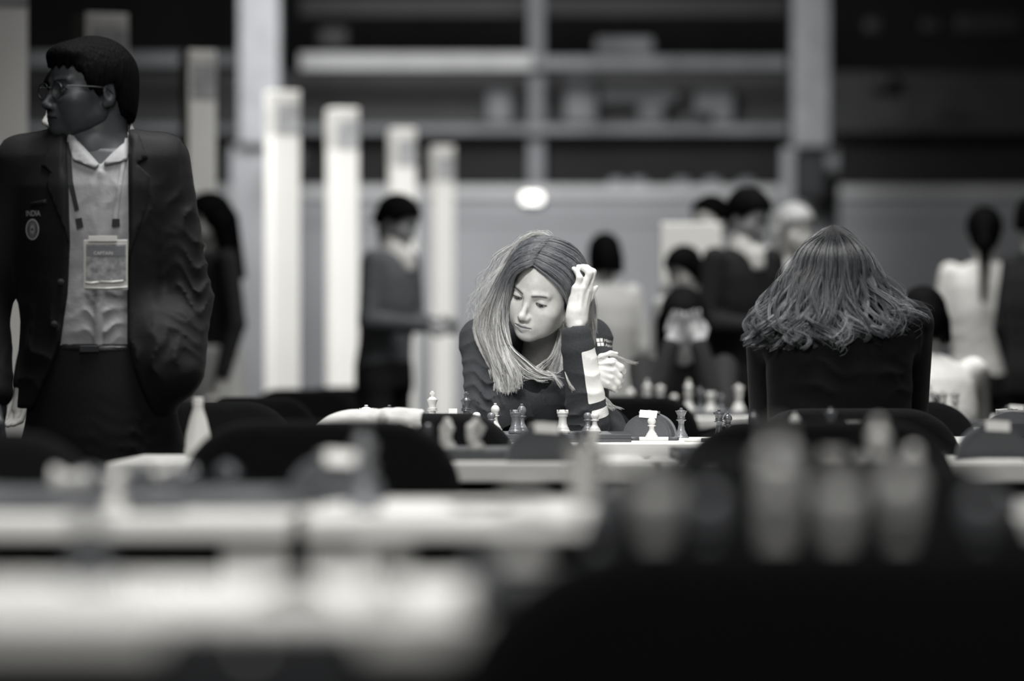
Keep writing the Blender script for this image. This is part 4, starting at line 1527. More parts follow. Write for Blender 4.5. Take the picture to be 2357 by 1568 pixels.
# legs under the table
lg = SDF((hip[0] - 0.3, 10.3, 0.0), (hip[0] + 0.3, 11.15, 0.62), 0.014)
for g in (-1, 1):
    k0 = np.array((hip[0] + 0.10 * g, 10.97, 0.50))
    k1 = np.array((hip[0] + 0.12 * g, 10.52, 0.53))
    k2 = np.array((hip[0] + 0.12 * g, 10.56, 0.09))
    lg.op(cap(k0, k1, 0.085, 0.062), 0.03)
    lg.op(cap(k1, k2, 0.060, 0.045), 0.01)
lV2, lF2 = lg.mesh()
mk('trousers', lV2, lF2, M['trousers_black'], woman, base=WB)
for g in (-1, 1):
    sV, sF = xf(box((-0.04, -0.16, 0), (0.04, 0.08, 0.07), 0.025, 3), (hip[0] + 0.12 * g, 10.55, 0.0))
    mk('shoe', sV, sF, M['shoe'], woman, base=WB)

# hair: a shell round the skull, then combed locks
cV, cF = hair_cap(0.003, [(-0.12, 0.12), (-0.09, 0.104), (-0.075, 0.086), (-0.055, 0.056), (-0.035, 0.018), (-0.015, -0.03), (0.0, -0.06), (0.03, -0.16), (0.09, -0.17), (0.2, -0.17)], 0.007, 1, 0.001,
                  [ell((0.066 * g, 0.035, -0.065), (0.022, 0.042, 0.085)) for g in (-1, 1)])
cVw = place(cV, HM)
mk('hair_cap', cVw, cF, M['hair_under'], woman, base=WB)
oV, oF = hair_cap(0.005, None, 0.008, 1, 0, [ell((0.066 * g, 0.035, -0.065), (0.022, 0.042, 0.085)) for g in (-1, 1)], face=True)
capb = bvh_of(place(oV, HM), oF)
g3 = lambda pts: [P(*p) for p in pts]
part = [(1227, 611, 10.362), (1236, 590, 10.375), (1248, 571, 10.39), (1262, 556, 10.42), (1275, 545, 10.46)]
GL = [g3([part[0], (1208, 618, 10.36), (1188, 631, 10.37), (1177, 655, 10.40), (1169, 700, 10.43), (1164, 745, 10.43), (1170, 800, 10.42), (1188, 850, 10.40), (1196, 888, 10.39)]),
      g3([part[1], (1208, 598, 10.37), (1178, 614, 10.385), (1160, 655, 10.42), (1147, 705, 10.45), (1145, 760, 10.46), (1160, 820, 10.44), (1180, 862, 10.42), (1186, 903, 10.41)]),
      g3([part[2], (1215, 575, 10.39), (1180, 598, 10.40), (1157, 645, 10.44), (1132, 710, 10.48), (1124, 765, 10.49), (1143, 825, 10.48), (1160, 868, 10.46), (1166, 908, 10.44)]),
      g3([part[3], (1226, 556, 10.42), (1188, 580, 10.43), (1160, 630, 10.46), (1122, 700, 10.51), (1102, 750, 10.53), (1122, 805, 10.52), (1143, 850, 10.49), (1152, 905, 10.46)]),
      g3([part[4], (1240, 545, 10.46), (1200, 562, 10.47), (1165, 610, 10.49), (1128, 685, 10.53), (1094, 738, 10.55), (1102, 790, 10.54), (1128, 835, 10.52), (1147, 880, 10.48)])]
GR = [g3([part[0], (1252, 630, 10.36), (1272, 648, 10.37), (1286, 668, 10.40), (1296, 700, 10.45), (1301, 735, 10.48), (1292, 780, 10.48), (1278, 820, 10.48), (1262, 850, 10.45)]),
      g3([part[1], (1264, 604, 10.37), (1293, 628, 10.39), (1306, 662, 10.43), (1310, 705, 10.48), (1306, 745, 10.49), (1296, 790, 10.49), (1290, 840, 10.47), (1276, 862, 10.45)]),
      g3([part[2], (1284, 588, 10.39), (1314, 616, 10.42), (1326, 660, 10.46), (1326, 710, 10.50), (1318, 755, 10.50), (1302, 800, 10.49), (1296, 850, 10.48), (1292, 880, 10.46)]),
      g3([part[3], (1300, 572, 10.42), (1334, 606, 10.46), (1345, 655, 10.50), (1350, 705, 10.52), (1350, 750, 10.53), (1354, 790, 10.53), (1357, 815, 10.53)]),
      g3([part[4], (1306, 560, 10.46), (1342, 596, 10.50), (1358, 650, 10.53), (1366, 700, 10.55), (1369, 740, 10.56), (1366, 768, 10.56), (1362, 790, 10.55)])]
GX = [g3([(1165, 690, 10.43), (1160, 740, 10.42), (1172, 790, 10.41), (1205, 832, 10.40), (1245, 858, 10.39), (1285, 872, 10.385)]),
      g3([(1152, 690, 10.45), (1146, 745, 10.45), (1160, 800, 10.43), (1190, 845, 10.41), (1225, 872, 10.40), (1262, 868, 10.39)]),
      g3([(1290, 745, 10.47), (1283, 790, 10.48), (1268, 825, 10.46), (1240, 850, 10.44), (1222, 862, 10.42), (1205, 868, 10.41)])]
GB = [g3([(1262, 556, 10.45), (1272, 542, 10.48), (1300, 548, 10.54), (1335, 590, 10.58), (1350, 660, 10.60), (1352, 740, 10.60), (1345, 800, 10.60)]),
      g3([(1266, 548, 10.48), (1250, 538, 10.50), (1215, 545, 10.54), (1180, 580, 10.56), (1150, 650, 10.58), (1128, 720, 10.58), (1130, 790, 10.57)])]
ps, rn, lf = [], [], []
for gd, n_, spr, wv_, sd_, en_ in ((GL, 4400, 0.0024, 0.004, 1, 0.22), (GR, 4000, 0.0024, 0.003, 2, 0.25)):
    ps.append(guided(gd, n_, 15, spr, wv_, seed=sd_, ends=en_))
    rn.append(guided.rnd)
    lf.append(guided.lift)
al = np.concatenate(ps)
al = push_out(al, capb, 0.0015, 2, np.concatenate(lf))
M['hair_blonde'] = hair_mat('fair_streaked_hair', 0.095, 0.16, 0.50, t=(0.16, 0.62), rv=0.9)
hV, hF, hA = strands(al, 0.00048, 0.00030, np.concatenate(rn))
mk('long_hair', hV, hF, M['hair_blonde'], woman, attrs=hA, base=WB)
ps = [guided(GX[:2], 260, 15, 0.0030, 0.004, seed=6, ends=0.2), guided(GX[2:] + GX[2:], 90, 15, 0.004, 0.003, seed=8, ends=0.2)]
hV, hF, hA = strands(np.concatenate(ps), 0.0006, 0.0003)
hA['along'] = hA['along'] * 0.6 + 0.4
mk('loose_locks', hV, hF, M['hair_blonde'], woman, attrs=hA, base=WB)
# stray wisps
W_ = [g3([(1190, 560, 10.47), (1150, 590, 10.48), (1118, 650, 10.5), (1108, 700, 10.52)]), g3([(1172, 600, 10.46), (1130, 640, 10.48), (1098, 690, 10.5), (1092, 735, 10.52)]),
      g3([(1272, 545, 10.46), (1255, 538, 10.47), (1225, 545, 10.5), (1200, 562, 10.5)])]
ps = [guided([w, w], 34 - 9 * i, 13, 0.007, 0.005, seed=20 + i, clump=0.1) for i, w in enumerate(W_)]
H2 = [g3([(1376, 826, 10.40), (1400, 818, 10.385), (1425, 822, 10.385), (1445, 832, 10.40), (1468, 836, 10.42)]), g3([(1300, 855, 10.38), (1310, 880, 10.37), (1322, 898, 10.365)]),
      g3([(1385, 905, 10.42), (1398, 920, 10.41), (1412, 935, 10.41), (1432, 942, 10.42)]), g3([(1383, 905, 10.42), (1392, 920, 10.41), (1400, 935, 10.41), (1412, 945, 10.41)]), g3([(1258, 852, 10.40), (1275, 865, 10.38), (1293, 890, 10.37)])]
ps2 = [guided([w, w], 18, 13, 0.0022, 0.001, seed=40 + i, clump=0.1) for i, w in enumerate(H2)]
ps2.append(guided(GB[1:] + [g3([(1266, 548, 10.48), (1246, 541, 10.50), (1212, 552, 10.54), (1172, 600, 10.56), (1138, 665, 10.58), (1112, 730, 10.58), (1112, 790, 10.57)])], 120, 13, 0.006, 0.002, seed=5, clump=0.2))
hV, hF, hA = strands(np.concatenate(ps + ps2), 0.00030, 0.00018)
hA['along'] = hA['along'] * 0.4 + 0.6
tag(mk('stray_hairs', hV, hF, M['hair_blonde'], woman, attrs=hA, base=WB), kind='stuff')

# ------------------------------------------------------------------ the man in the dark suit
YM = 9.5
MB_ = P(215, 850, YM)
MB_[2] = 0
man = thing('person', 'standing man in a dark suit and glasses, head turned aside, badge on a lanyard', 'person', tuple(MB_))
pm = lambda x, y, d=0.0: P(x, y, YM + d)
zc = lambda y: pm(0, y)[2]
xc = lambda x: pm(x, 0)[0]
HM2 = Matrix.Translation(Vector(pm(206, 207, 0.0))) @ Matrix.Rotation(math.radians(2), 4, 'Y') @ Matrix.Rotation(math.radians(-57), 4, 'Z') @ Matrix.Rotation(math.radians(3), 4, 'X') @ Matrix.Diagonal((1.02, 1.04, 1.0, 1))
hv, hf, ha, heyes = head_mesh(0.0024, False, gaze=(6, -16))
hw = place(hv, HM2)
nk2 = SDF(pm(110, 420, -0.14), pm(320, 230, 0.16), 0.006)
nk2 = SDF(np.minimum(pm(110, 420, -0.14), pm(320, 230, 0.16)), np.maximum(pm(110, 420, -0.14), pm(320, 230, 0.16)), 0.006)
nk2.op(cap(place(np.array([[0, 0.028, -0.05]]), HM2)[0], pm(228, 350, 0.02), 0.060, 0.066))
nk2.op(ell(pm(225, 375, 0.0), (0.09, 0.06, 0.05)), 0.03)
nk2.op(cap(place(np.array([[0.0, -0.045, -0.095]]), HM2)[0], pm(205, 335, -0.03), 0.022, 0.03), 0.03)
nV, nF = nk2.mesh()
# arms inside the sleeves
arm = SDF(np.array((xc(-110), YM - 0.25, zc(960))), np.array((xc(500), YM + 0.2, zc(330))), 0.012)
arm.op(cap(pm(376, 385, 0.02), pm(434, 690, 0.02), 0.034, 0.03))
arm.op(cap(pm(434, 690, 0.02), pm(420, 850, -0.065), 0.03, 0.026))
arm.op(cap(pm(46, 385, 0.02), pm(-34, 700, 0.02), 0.034, 0.03))
arm.op(cap(pm(-34, 700, 0.02), pm(-12, 895, -0.055), 0.03, 0.026))
arm.op(loft(pm(215, 900), (0, 0, 1), (1, 0, 0), [(0, 0.12, 0.08), (0.5, 0.14, 0.08), (0.56, 0.09, 0.06)]), 0.02)
aV, aF = arm.mesh()
w0 = pm(-10, 925, -0.062)
rh2 = SDF(w0 - np.array((0.09, 0.09, 0.22)), w0 + np.array((0.09, 0.09, 0.06)), 0.005)
rh2.op(cap(w0 + np.array((0, 0.01, 0.05)), w0 + np.array((0, 0, -0.02)), 0.026, 0.026))
rh2.op(cap(w0 + np.array((-0.004, -0.018, -0.04)), w0 + np.array((-0.004, -0.022, -0.085)), 0.020, 0.016), 0.015)
rh2.op(cap(w0 + np.array((0.0, 0.018, -0.04)), w0 + np.array((0.002, 0.020, -0.085)), 0.020, 0.015), 0.015)
for q_ in range(4):
    b0 = w0 + np.array((0.0, -0.032 + 0.021 * q_, -0.088))
    ln2 = 0.044 - 0.005 * abs(q_ - 1.4)
    chain(rh2, [b0, b0 + np.array((0.006, 0, -ln2)), b0 + np.array((0.020, 0.002, -ln2 - 0.022)), b0 + np.array((0.034, 0.003, -ln2 - 0.028))], [0.0105, 0.0098, 0.0088, 0.0075], 0.005)
chain(rh2, [w0 + np.array((0.004, -0.030, -0.015)), w0 + np.array((0.016, -0.052, -0.050)), w0 + np.array((0.024, -0.052, -0.082))], [0.014, 0.011, 0.0085], 0.008)
hV2, hF2 = rh2.mesh()
bV, bF, bA = merge_mesh([(hw, hf, ha), (nV, nF), (aV, aF), (hV2, hF2)])
mk('body', bV, bF, M['skin_brown'], man, attrs=bA, base=MB_)
for c in heyes:
    V, F, ir, pu = eye_vf(c, math.radians(-4), 0.0132)
    mk('eye', place(V, HM2), F, M['eye'], man, attrs={'iris': ir, 'pupil': pu}, base=MB_)
# hair, short with a fringe
cV, cF = hair_cap(0.0035, [(-0.15, 0.060), (-0.085, 0.056), (-0.06, 0.050), (-0.045, 0.024), (-0.03, 0.0), (-0.012, -0.022), (-0.004, -0.008), (0.02, 0.024), (0.034, -0.01), (0.045, -0.05), (0.09, -0.072), (0.2, -0.08)], 0.010, 1, 0.006,
                  [ell((0.0, -0.060, 0.080), (0.058, 0.036, 0.026))])
cVw = place(cV, HM2)
mk('hair', cVw, cF, M['hair_black'], man, base=MB_)
# glasses
def ring(c, rx, rz, n=24):
    return [np.array((c[0] + rx * math.cos(t), c[1] - 0.010 * abs(math.cos(t)) * 0, c[2] + rz * math.sin(t))) for t in np.linspace(0, 2 * math.pi, n + 1)]


gl_parts = []
for c in heyes:
    g = 1 if c[0] > 0 else -1
    pts = place(np.array(ring((c[0] * 1.08, -0.109 + 0.012 * 1, -0.004), 0.0245, 0.0185)), HM2)
    gl_parts.append(tube(pts, 0.0016, 6))
    pts = place(np.array([(c[0] * 1.08 + 0.0245 * g, -0.097, 0.004), (0.066 * g, -0.085, 0.006), (0.077 * g, -0.03, 0.004), (0.078 * g, 0.004, 0.002), (0.076 * g, 0.02, -0.012)]), HM2)
    gl_parts.append(tube(pts, 0.0016, 6))
pts = place(np.array([(-0.010, -0.098, 0.002), (0, -0.1035, 0.005), (0.010, -0.098, 0.002)]), HM2)
gl_parts.append(tube(pts, 0.0015, 6))
gv = join(*gl_parts)
mk('glasses', gv[0], gv[1], M['steel_dark'], man, base=MB_)

# jacket
sec = lambda rows: [((zc(y) - zc(940)), w / FPX * YM, b, ) for y, w, b in rows]
tor = pm(212, 940, 0.02)
jm = SDF((xc(-120), YM - 0.26, zc(965)), (xc(520), YM + 0.26, zc(270)), 0.0055)
jm.op(loft(tor, (0, 0, 1), (1, 0, 0), sec([(940, 172, 0.150), (860, 168, 0.145), (740, 166, 0.135), (640, 172, 0.135), (540, 182, 0.140), (430, 190, 0.135), (360, 180, 0.115), (318, 150, 0.09), (292, 84, 0.08)])))
jm.op(cap(pm(62, 366, 0.02), pm(366, 362, 0.02), 0.045, 0.045), 0.06)
jm.op(cap(pm(374, 374, 0.02), pm(434, 690, 0.02), 0.064, 0.054), 0.03)
jm.op(cap(pm(434, 690, 0.02), pm(420, 855, -0.07), 0.054, 0.046), 0.02)
jm.op(cap(pm(46, 380, 0.02), pm(-34, 700, 0.02), 0.064, 0.054), 0.03)
jm.op(cap(pm(-34, 700, 0.02), pm(-14, 900, -0.06), 0.054, 0.045), 0.02)
# jacket skirt swept back over the pocketed hand
jm.op(ell(pm(366, 830, -0.03), (0.070, 0.105, 0.125)), 0.07)
# creases on the sleeve and body
folds(jm, pm(440, 640, -0.02), (0.07, 0.14, 0.14), (0.15, 0, 1.0), 0.046, 0.013, 1.7, 0.4)
folds(jm, pm(440, 770, -0.02), (0.07, 0.14, 0.08), (-0.35, 0, 1.0), 0.048, 0.013, 1.6, 1.4)
folds(jm, pm(420, 500, -0.02), (0.05, 0.12, 0.08), (-0.7, 0, 1.0), 0.055, 0.009, 1.4, 2.4)
folds(jm, pm(370, 850, -0.08), (0.07, 0.12, 0.09), (1.0, 0, 0.25), 0.05, 0.016, 0.7, 0.9)
folds(jm, pm(70, 760, -0.08), (0.07, 0.14, 0.14), (0.8, 0, 0.5), 0.07, 0.012, 1.0, 0.2)
folds(jm, pm(330, 560, -0.10), (0.06, 0.12, 0.20), (1.0, 0, 0.1), 0.09, 0.007, 0.8, 1.2)
# open front
yL = [zc(y) for y in (1000, 930, 860, 790, 680, 560, 430, 330, 290, 250)]
xL = [xc(x) for x in (60, 88, 122, 150, 166, 172, 168, 160, 158, 150)]
yR = yL
xR = [xc(x) for x in (372, 350, 322, 302, 300, 304, 303, 300, 296, 290)]


def opening(X, Y, Z):
    l = np.interp(Z, yL, xL)
    r_ = np.interp(Z, yR, xR)
    return np.maximum(np.maximum(l - X, X - r_), Y - (YM + 0.0))


jm.op(func(opening, (xc(40), YM - 0.26, zc(965)), (xc(390), YM + 0.0, zc(270))), 0.010, 's')
jm.op(cap(place(np.array([[0, 0.03, -0.05]]), HM2)[0], pm(228, 340, 0.02), 0.072, 0.080), 0.01, 's')
mV, mF = jm.mesh()
M['suit'] = mat('dark_suit_wool', 0.0065, 0.7, 0.15, 180, bump=0.12, bscale=300, spec=0.22, sheen=0.02)
mk('suit_jacket', mV, mF, M['suit'], man, base=MB_)
mb = bvh_of(mV, mF)
# lapels
lap = lambda pts: [(xc(x), zc(y)) for x, y in pts]
for nm, pts in (('lapel', [(158, 300), (118, 345), (104, 385), (128, 400), (118, 430), (176, 572), (174, 480), (166, 360)]), ('lapel', [(298, 278), (326, 316), (346, 366), (322, 380), (352, 408), (344, 480), (304, 604), (303, 480), (300, 340)])):
    pr = drape(poly_grid(lap(pts), 0.012), mb, YM - 0.6, 0.006, 0.005)
    mk(nm, pr[0], pr[1], M['suit'], man, True, base=MB_)
pr = drape(poly_grid(lap([(78, 470), (118, 462), (119, 472), (79, 480)]), 0.012), mb, YM - 0.6, 0.003, 0.003)
mk('breast_pocket', pr[0], pr[1], M['suit'], man, True, base=MB_)
for (px, py) in ((158, 652), (143, 748)):
    V, F = lathe([(0.0001, -0.003), (0.007, -0.002), (0.008, 0.002), (0.0001, 0.003)], 14)
    h = mb.ray_cast(Vector((xc(px - 6), YM - 0.6, zc(py))), Vector((0, 1, 0)), 2)
    if h[0] is not None:
        mk('button', *xf((V, F), (h[0].x, h[0].y - 0.002, h[0].z), (math.pi / 2, 0, 0)), M['felt'], man, base=MB_)

# shirt with collar, placket and creases
sh = SDF((xc(60), YM - 0.24, zc(860)), (xc(370), YM + 0.2, zc(250)), 0.005)
sh.op(loft(pm(215, 850, 0.02), (0, 0, 1), (1, 0, 0), [(zc(y) - zc(850), w / FPX * YM, b) for y, w, b in ((850, 142, .122), (760, 142, .126), (640, 148, .118), (540, 158, .122), (430, 165, .118), (370, 140, .10), (330, 92, .085), (300, 75, .075))]))
folds(sh, pm(225, 740, -0.10), (0.10, 0.10, 0.075), (0.15, 0, 1.0), 0.040, 0.012, 1.4, 0.4)
folds(sh, pm(230, 520, -0.10), (0.08, 0.10, 0.16), (1.0, 0, -0.25), 0.055, 0.009, 1.0, 1.9)
sh.op(cap(pm(233, 400, -0.085), pm(226, 800, -0.104), 0.011, 0.011), 0.006)
n0 = place(np.array([[0, 0.028, -0.05]]), HM2)[0]
sh.op(cap(pm(236, 318, 0.03), pm(228, 352, 0.02), 0.076, 0.082), 0.01)
sh.op(cap(n0, pm(232, 345, 0.018), 0.066, 0.072), 0.004, 's')
sh.op(func(lambda X, Y, Z: np.maximum(np.abs(X - xc(238)) - 0.9 * (Z - zc(384)), Y - (YM - 0.03)), (xc(150), YM - 0.24, zc(384)), (xc(330), YM - 0.03, zc(250))), 0.004, 's')
sV, sF = sh.mesh()
M['shirt'] = mat('pale_shirt_cotton', 0.36, 0.85, 0.06, 30, bump=0.35, bscale=28, sheen=0.1)
mk('shirt', sV, sF, M['shirt'], man, base=MB_)
sb = bvh_of(sV, sF)
col_ = []
for pts in ([(158, 302), (176, 312), (200, 338), (240, 378), (228, 392), (178, 372), (168, 345)], [(284, 262), (292, 280), (301, 345), (298, 372), (252, 384), (240, 378), (272, 345), (284, 310)]):
    pr = drape(poly_grid(lap(pts), 0.010), sb, YM - 0.6, 0.010, 0.004)
    mk('collar_leaf', pr[0], pr[1], M['shirt'], man, True, base=MB_)
# lanyard and badge
ln = [pm(164, 330, -0.125), pm(170, 380, -0.135), pm(178, 440, -0.142), pm(186, 492, -0.146)]
for nm, pts in (('lanyard', [(160, 330), (169, 330), (178, 420), (193, 487), (183, 490), (168, 430)]), ('lanyard', [(293, 330), (300, 330), (287, 440), (279, 508), (270, 506), (280, 430)])):
    pr = drape(poly_grid(lap(pts), 0.010), sb, YM - 0.6, 0.006, 0.002)
    mk(nm, pr[0], pr[1], M['felt'] if pts[0][0] < 200 else M['shirt'], man, False, base=MB_)
for pts in ([(184, 508), (199, 505), (203, 527), (188, 531)], [(268, 508), (284, 507), (285, 524), (267, 526)]):
    pr = drape(poly_grid(lap(pts), 0.010), sb, YM - 0.6, 0.007, 0.004)
    mk('lanyard_clip', pr[0], pr[1], M['felt'], man, False, base=MB_)
by_ = YM - 0.150
wx = lambda px: (px - CX) / FPX * by_
wz = lambda py: HC - (py - HY) / FPX * by_
M['vinyl'] = mat('clear_vinyl_sleeve', 0.66, 0.12, 0.03, 30, spec=0.8, coat=0.8)
M['badge_print'] = mat('badge_print', 0.34, 0.25, 0.45, 60, spec=0.6, coat=0.6)
bd = mk('badge', *box((wx(192), by_, wz(668)), (wx(294), by_ + 0.004, wz(552)), 0.0015), M['vinyl'], man, False, base=MB_)


def on_badge(name, x0, y0, x1, y1, m, d=0.002, th=0.0015):
    a, b = (wx(x0), by_ - d, wz(y1)), (wx(x1), by_ - d + th, wz(y0))
    o = mk(name, *box(a, b, 0.0006), m, None, False, base=MB_)
    o.parent = bd
    return o


on_badge('badge_card', 198, 562, 290, 646, M['badge_print'])
on_badge('badge_heading', 200, 566, 288, 590, M['plastic_mid'], 0.0032)
V, F = text_vf('CAPTAIN', 0.0105)
o = mk('badge_lettering', np.stack([V[:, 0] + wx(238), np.full(len(V), by_ - 0.0036), V[:, 1] + wz(583)], 1), F, M['paper'], None, False, base=MB_)
o.parent = bd
M['white_clip'] = mat('glossy_white_clip', 0.85, 0.1, 0.02, 30, spec=0.8, coat=1.0)
for x0, y0, x1, y1 in ((204, 543, 270, 556),):
    on_badge('badge_clip', x0, y0, x1, y1, M['white_clip'], 0.006, 0.005)
for (x0, y0, x1, y1) in ((197, 648, 228, 654), (231, 645, 284, 652), (196, 660, 294, 666)):
    V, F = tube([(wx(x0), by_ - 0.003, wz((y0 + y1) / 2)), (wx((x0 + x1) / 2), by_ - 0.004, wz((y0 + y1) / 2 + 1)), (wx(x1), by_ - 0.003, wz((y0 + y1) / 2 - 2))], 0.0022, 8)
    o = mk('vinyl_seam', V, F, M['white_clip'], None, True, base=MB_)
    o.parent = bd
# emblem and country name on the breast
V, F = text_vf('INDIA', 0.0185)
pr = drape((np.stack([V[:, 0] * 0.72 + xc(85.5), V[:, 2] * 0, V[:, 1] + zc(495)], 1), F), mb, YM - 0.6, 0.002)
M['thread'] = mat('silver_thread', 0.40, 0.5, 0.1, 200)
mk('embroidered_lettering', pr[0], pr[1], M['thread'], man, False, base=MB_)
em = []
c0 = (xc(84), zc(531))
for k in range(36):
    a0, a1 = 2 * math.pi * k / 36, 2 * math.pi * (k + 1) / 36
    em.append((np.array([(c0[0] + rx * math.cos(a), 0, c0[1] + rz * math.sin(a)) for a in (a0, a1) for rx, rz in ((0.0135, 0.0205), (0.0168, 0.0242))]), [[0, 1, 3, 2]]))
for k in range(24):
    a = 2 * math.pi * k / 24
    d = np.array((0.0130 * math.cos(a), 0, 0.020 * math.sin(a)))
    pnp = np.array((-d[2], 0, d[0])) / np.linalg.norm(d) * 0.0005
    b0 = np.array((c0[0], 0, c0[1]))
    em.append((np.array([b0 + d * 0.18 - pnp, b0 + d * 0.18 + pnp, b0 + d + pnp, b0 + d - pnp]), [[0, 1, 2, 3]]))
pr = drape(join(*em), mb, YM - 0.6, 0.002)
mk('wheel_emblem', pr[0], pr[1], M['thread'], man, False, base=MB_)

# belt and trousers
tr = SDF((xc(30), YM - 0.24, 0.05), (xc(440), YM + 0.24, zc(780)), 0.009)
tr.op(loft(pm(235, 1100, 0.01), (0, 0, 1), (1, 0, 0), [(zc(y) - zc(1100), w / FPX * YM, b) for y, w, b in ((1100, 182, .135), (1000, 180, .14), (900, 168, .135), (830, 156, .128), (792, 150, .124))]))
for g in (-1, 1):
    hx = xc(238 + g * 92)
    tr.op(cap((hx, YM + 0.01, zc(1060)), (hx, YM, 0.52), 0.098, 0.075), 0.03)
    tr.op(cap((hx, YM, 0.52), (hx + 0.01 * g, YM + 0.02, 0.09), 0.075, 0.062), 0.02)
folds(tr, pm(340, 1010, -0.10), (0.11, 0.12, 0.07), (0.25, 0, 1.0), 0.034, 0.012, 0.8, 0.7)
tV, tF = tr.mesh()
mk('trousers', tV, tF, M['suit'], man, base=MB_)
bl = loft(pm(235, 814, 0.01), (0, 0, 1), (1, 0, 0), [(0, 0.149, 0.127), (zc(796) - zc(814), 0.148, 0.126)])
bs = SDF((xc(60), YM - 0.18, zc(820)), (xc(410), YM + 0.2, zc(790)), 0.005)
bs.op(bl)
bV2, bF2 = bs.mesh()
blt = mk('belt', bV2, bF2, M['shoe'], man, base=MB_)
o = mk('buckle', *box((xc(195), YM - 0.122, zc(812)), (xc(240), YM - 0.114, zc(796)), 0.002), M['steel_dark'], None, False, base=MB_)
o.parent = blt
for g in (-1, 1):
    hx = xc(238 + g * 92)
    mk('shoe', *xf(box((-0.05, -0.19, 0), (0.05, 0.10, 0.09), 0.035, 3), (hx, YM + 0.01, 0)), M['shoe'], man, base=MB_)

# ------------------------------------------------------------------ the long-haired woman seen from behind
YK = 9.72
KB = P(1930, 850, YK)
KB[2] = 0
kw = thing('person', 'seated woman in a black top seen from behind, wavy long brown hair', 'person', tuple(KB))
pk = lambda x, y, d=0.0: P(x, y, YK + d)
HM3 = Matrix.Translation(Vector(pk(1920, 668, 0.135))) @ Matrix.Rotation(math.pi, 4, 'Z') @ Matrix.Rotation(math.radians(42), 4, 'X') @ Matrix.Diagonal((1.0, 1.0, 1.0, 1))
hv, hf, ha, _e = head_mesh(0.004, True)
hw = place(hv, HM3)
lo, hi = pk(1690, 1040, -0.20), pk(2180, 640, 0.55)
lo, hi = np.minimum(lo, hi), np.maximum(lo, hi)
kb = SDF(lo, hi, 0.012)
kb.op(cap(place(np.array([[0, 0.03, -0.05]]), HM3)[0], pk(1925, 730, 0.02), 0.05, 0.055))
kb.op(loft(pk(1930, 1020, -0.02), (0, 0, 1), (1, 0, 0), [(0, .12, .08), (.2, .13, .08), (.28, .08, .06)]), 0.02)
for g, px in ((-1, 1755), (1, 2108)):
    kb.op(cap(pk(px, 750, 0.0), pk(px - 10 * g, 965, 0.22), 0.04, 0.035), 0.02)
    kb.op(cap(pk(px - 10 * g, 965, 0.22), pk(px - 120 * g, 985, 0.42), 0.033, 0.025), 0.01)
    e = pk(px - 120 * g, 985, 0.42)
    kb.op(ell(e + np.array((-0.03 * g, 0.03, 0)), (0.045, 0.04, 0.018)), 0.01)
    for q_ in range(4):
        kb.op(cap(e + np.array((-0.05 * g, 0.05, 0)), e + np.array((-0.10 * g, 0.03 + 0.022 * q_, -0.005)), 0.010, 0.008), 0.006)
bV, bF, bA = merge_mesh([(hw, hf, ha), kb.mesh()])
mk('body', bV, bF, M['skin_mid'], kw, attrs=bA, base=KB)
lo, hi = pk(1670, 1180, -0.24), pk(2200, 660, 0.5)
kt = SDF(np.minimum(lo, hi), np.maximum(lo, hi), 0.006)
kt.op(loft(pk(1932, 1170, -0.05), (0, 0, 1), (1, 0, 0), [(zz, w / FPX * YK, b) for zz, w, b in ((0, 172, .13), (.12, 166, .125), (.22, 165, .115), (.32, 168, .115), (.40, 168, .105), (.44, 140, .08), (.475, 80, .05))]))
kt.op(cap(pk(1772, 745, 0.0), pk(2090, 742, 0.0), 0.052, 0.052), 0.06)
kt.op(cap(pk(1770, 752, 0.0), pk(1768, 968, 0.20), 0.056, 0.045), 0.02)
kt.op(cap(pk(2094, 748, 0.0), pk(2092, 968, 0.20), 0.056, 0.045), 0.02)
kt.op(cap(pk(1768, 968, 0.20), pk(1880, 985, 0.40), 0.045, 0.036), 0.01)
kt.op(cap(pk(2092, 968, 0.20), pk(1985, 985, 0.40), 0.045, 0.036), 0.01)
folds(kt, pk(1930, 850, -0.13), (0.16, 0.12, 0.05), (0.18, 0, 1.0), 0.055, 0.010, 0.7, 0.9)
folds(kt, pk(1840, 930, -0.13), (0.09, 0.12, 0.07), (0.6, 0, 1.0), 0.06, 0.008, 0.8, 1.9)
folds(kt, pk(2050, 860, -0.10), (0.06, 0.12, 0.07), (-0.6, 0, 1.0), 0.05, 0.008, 0.8, 0.2)
kt.op(cap(pk(1925, 735, 0.02), place(np.array([[0, 0.03, -0.05]]), HM3)[0], 0.058, 0.058), 0.01, 's')
V, F = kt.mesh()
mk('black_top', V, F, mat('black_knit', 0.0065, 0.95, 0.25, 300, bump=0.25, bscale=500, spec=0.15, sheen=0.05), kw, base=KB)
hips = pk(1930, 0, 0.0)
lg = SDF((hips[0] - 0.3, YK - 0.2, 0.0), (hips[0] + 0.3, YK + 0.65, 0.66), 0.014)
lg.op(ell((hips[0], YK - 0.03, 0.56), (0.19, 0.15, 0.10)))
for g in (-1, 1):
    k0, k1, k2 = (np.array((hips[0] + 0.10 * g, YK + a, b)) for a, b in ((0.0, 0.55), (0.43, 0.54), (0.40, 0.09)))
    lg.op(cap(k0, k1, 0.085, 0.06), 0.03)
    lg.op(cap(k1, k2, 0.058, 0.045), 0.01)
V, F = lg.mesh()
mk('trousers', V, F, M['trousers_black'], kw, base=KB)
for g in (-1, 1):
    mk('shoe', *xf(box((-0.04, -0.08, 0), (0.04, 0.16, 0.07), 0.025, 3), (hips[0] + 0.10 * g, YK + 0.42, 0)), M['shoe'], kw, base=KB)
und = SDF(*(lambda a, b: (np.minimum(a, b), np.maximum(a, b)))(pk(1690, 830, -0.24), pk(2160, 500, 0.3)), 0.008)
und.op(ell(pk(1919, 634, 0.10), (0.080, 0.105, 0.112)))
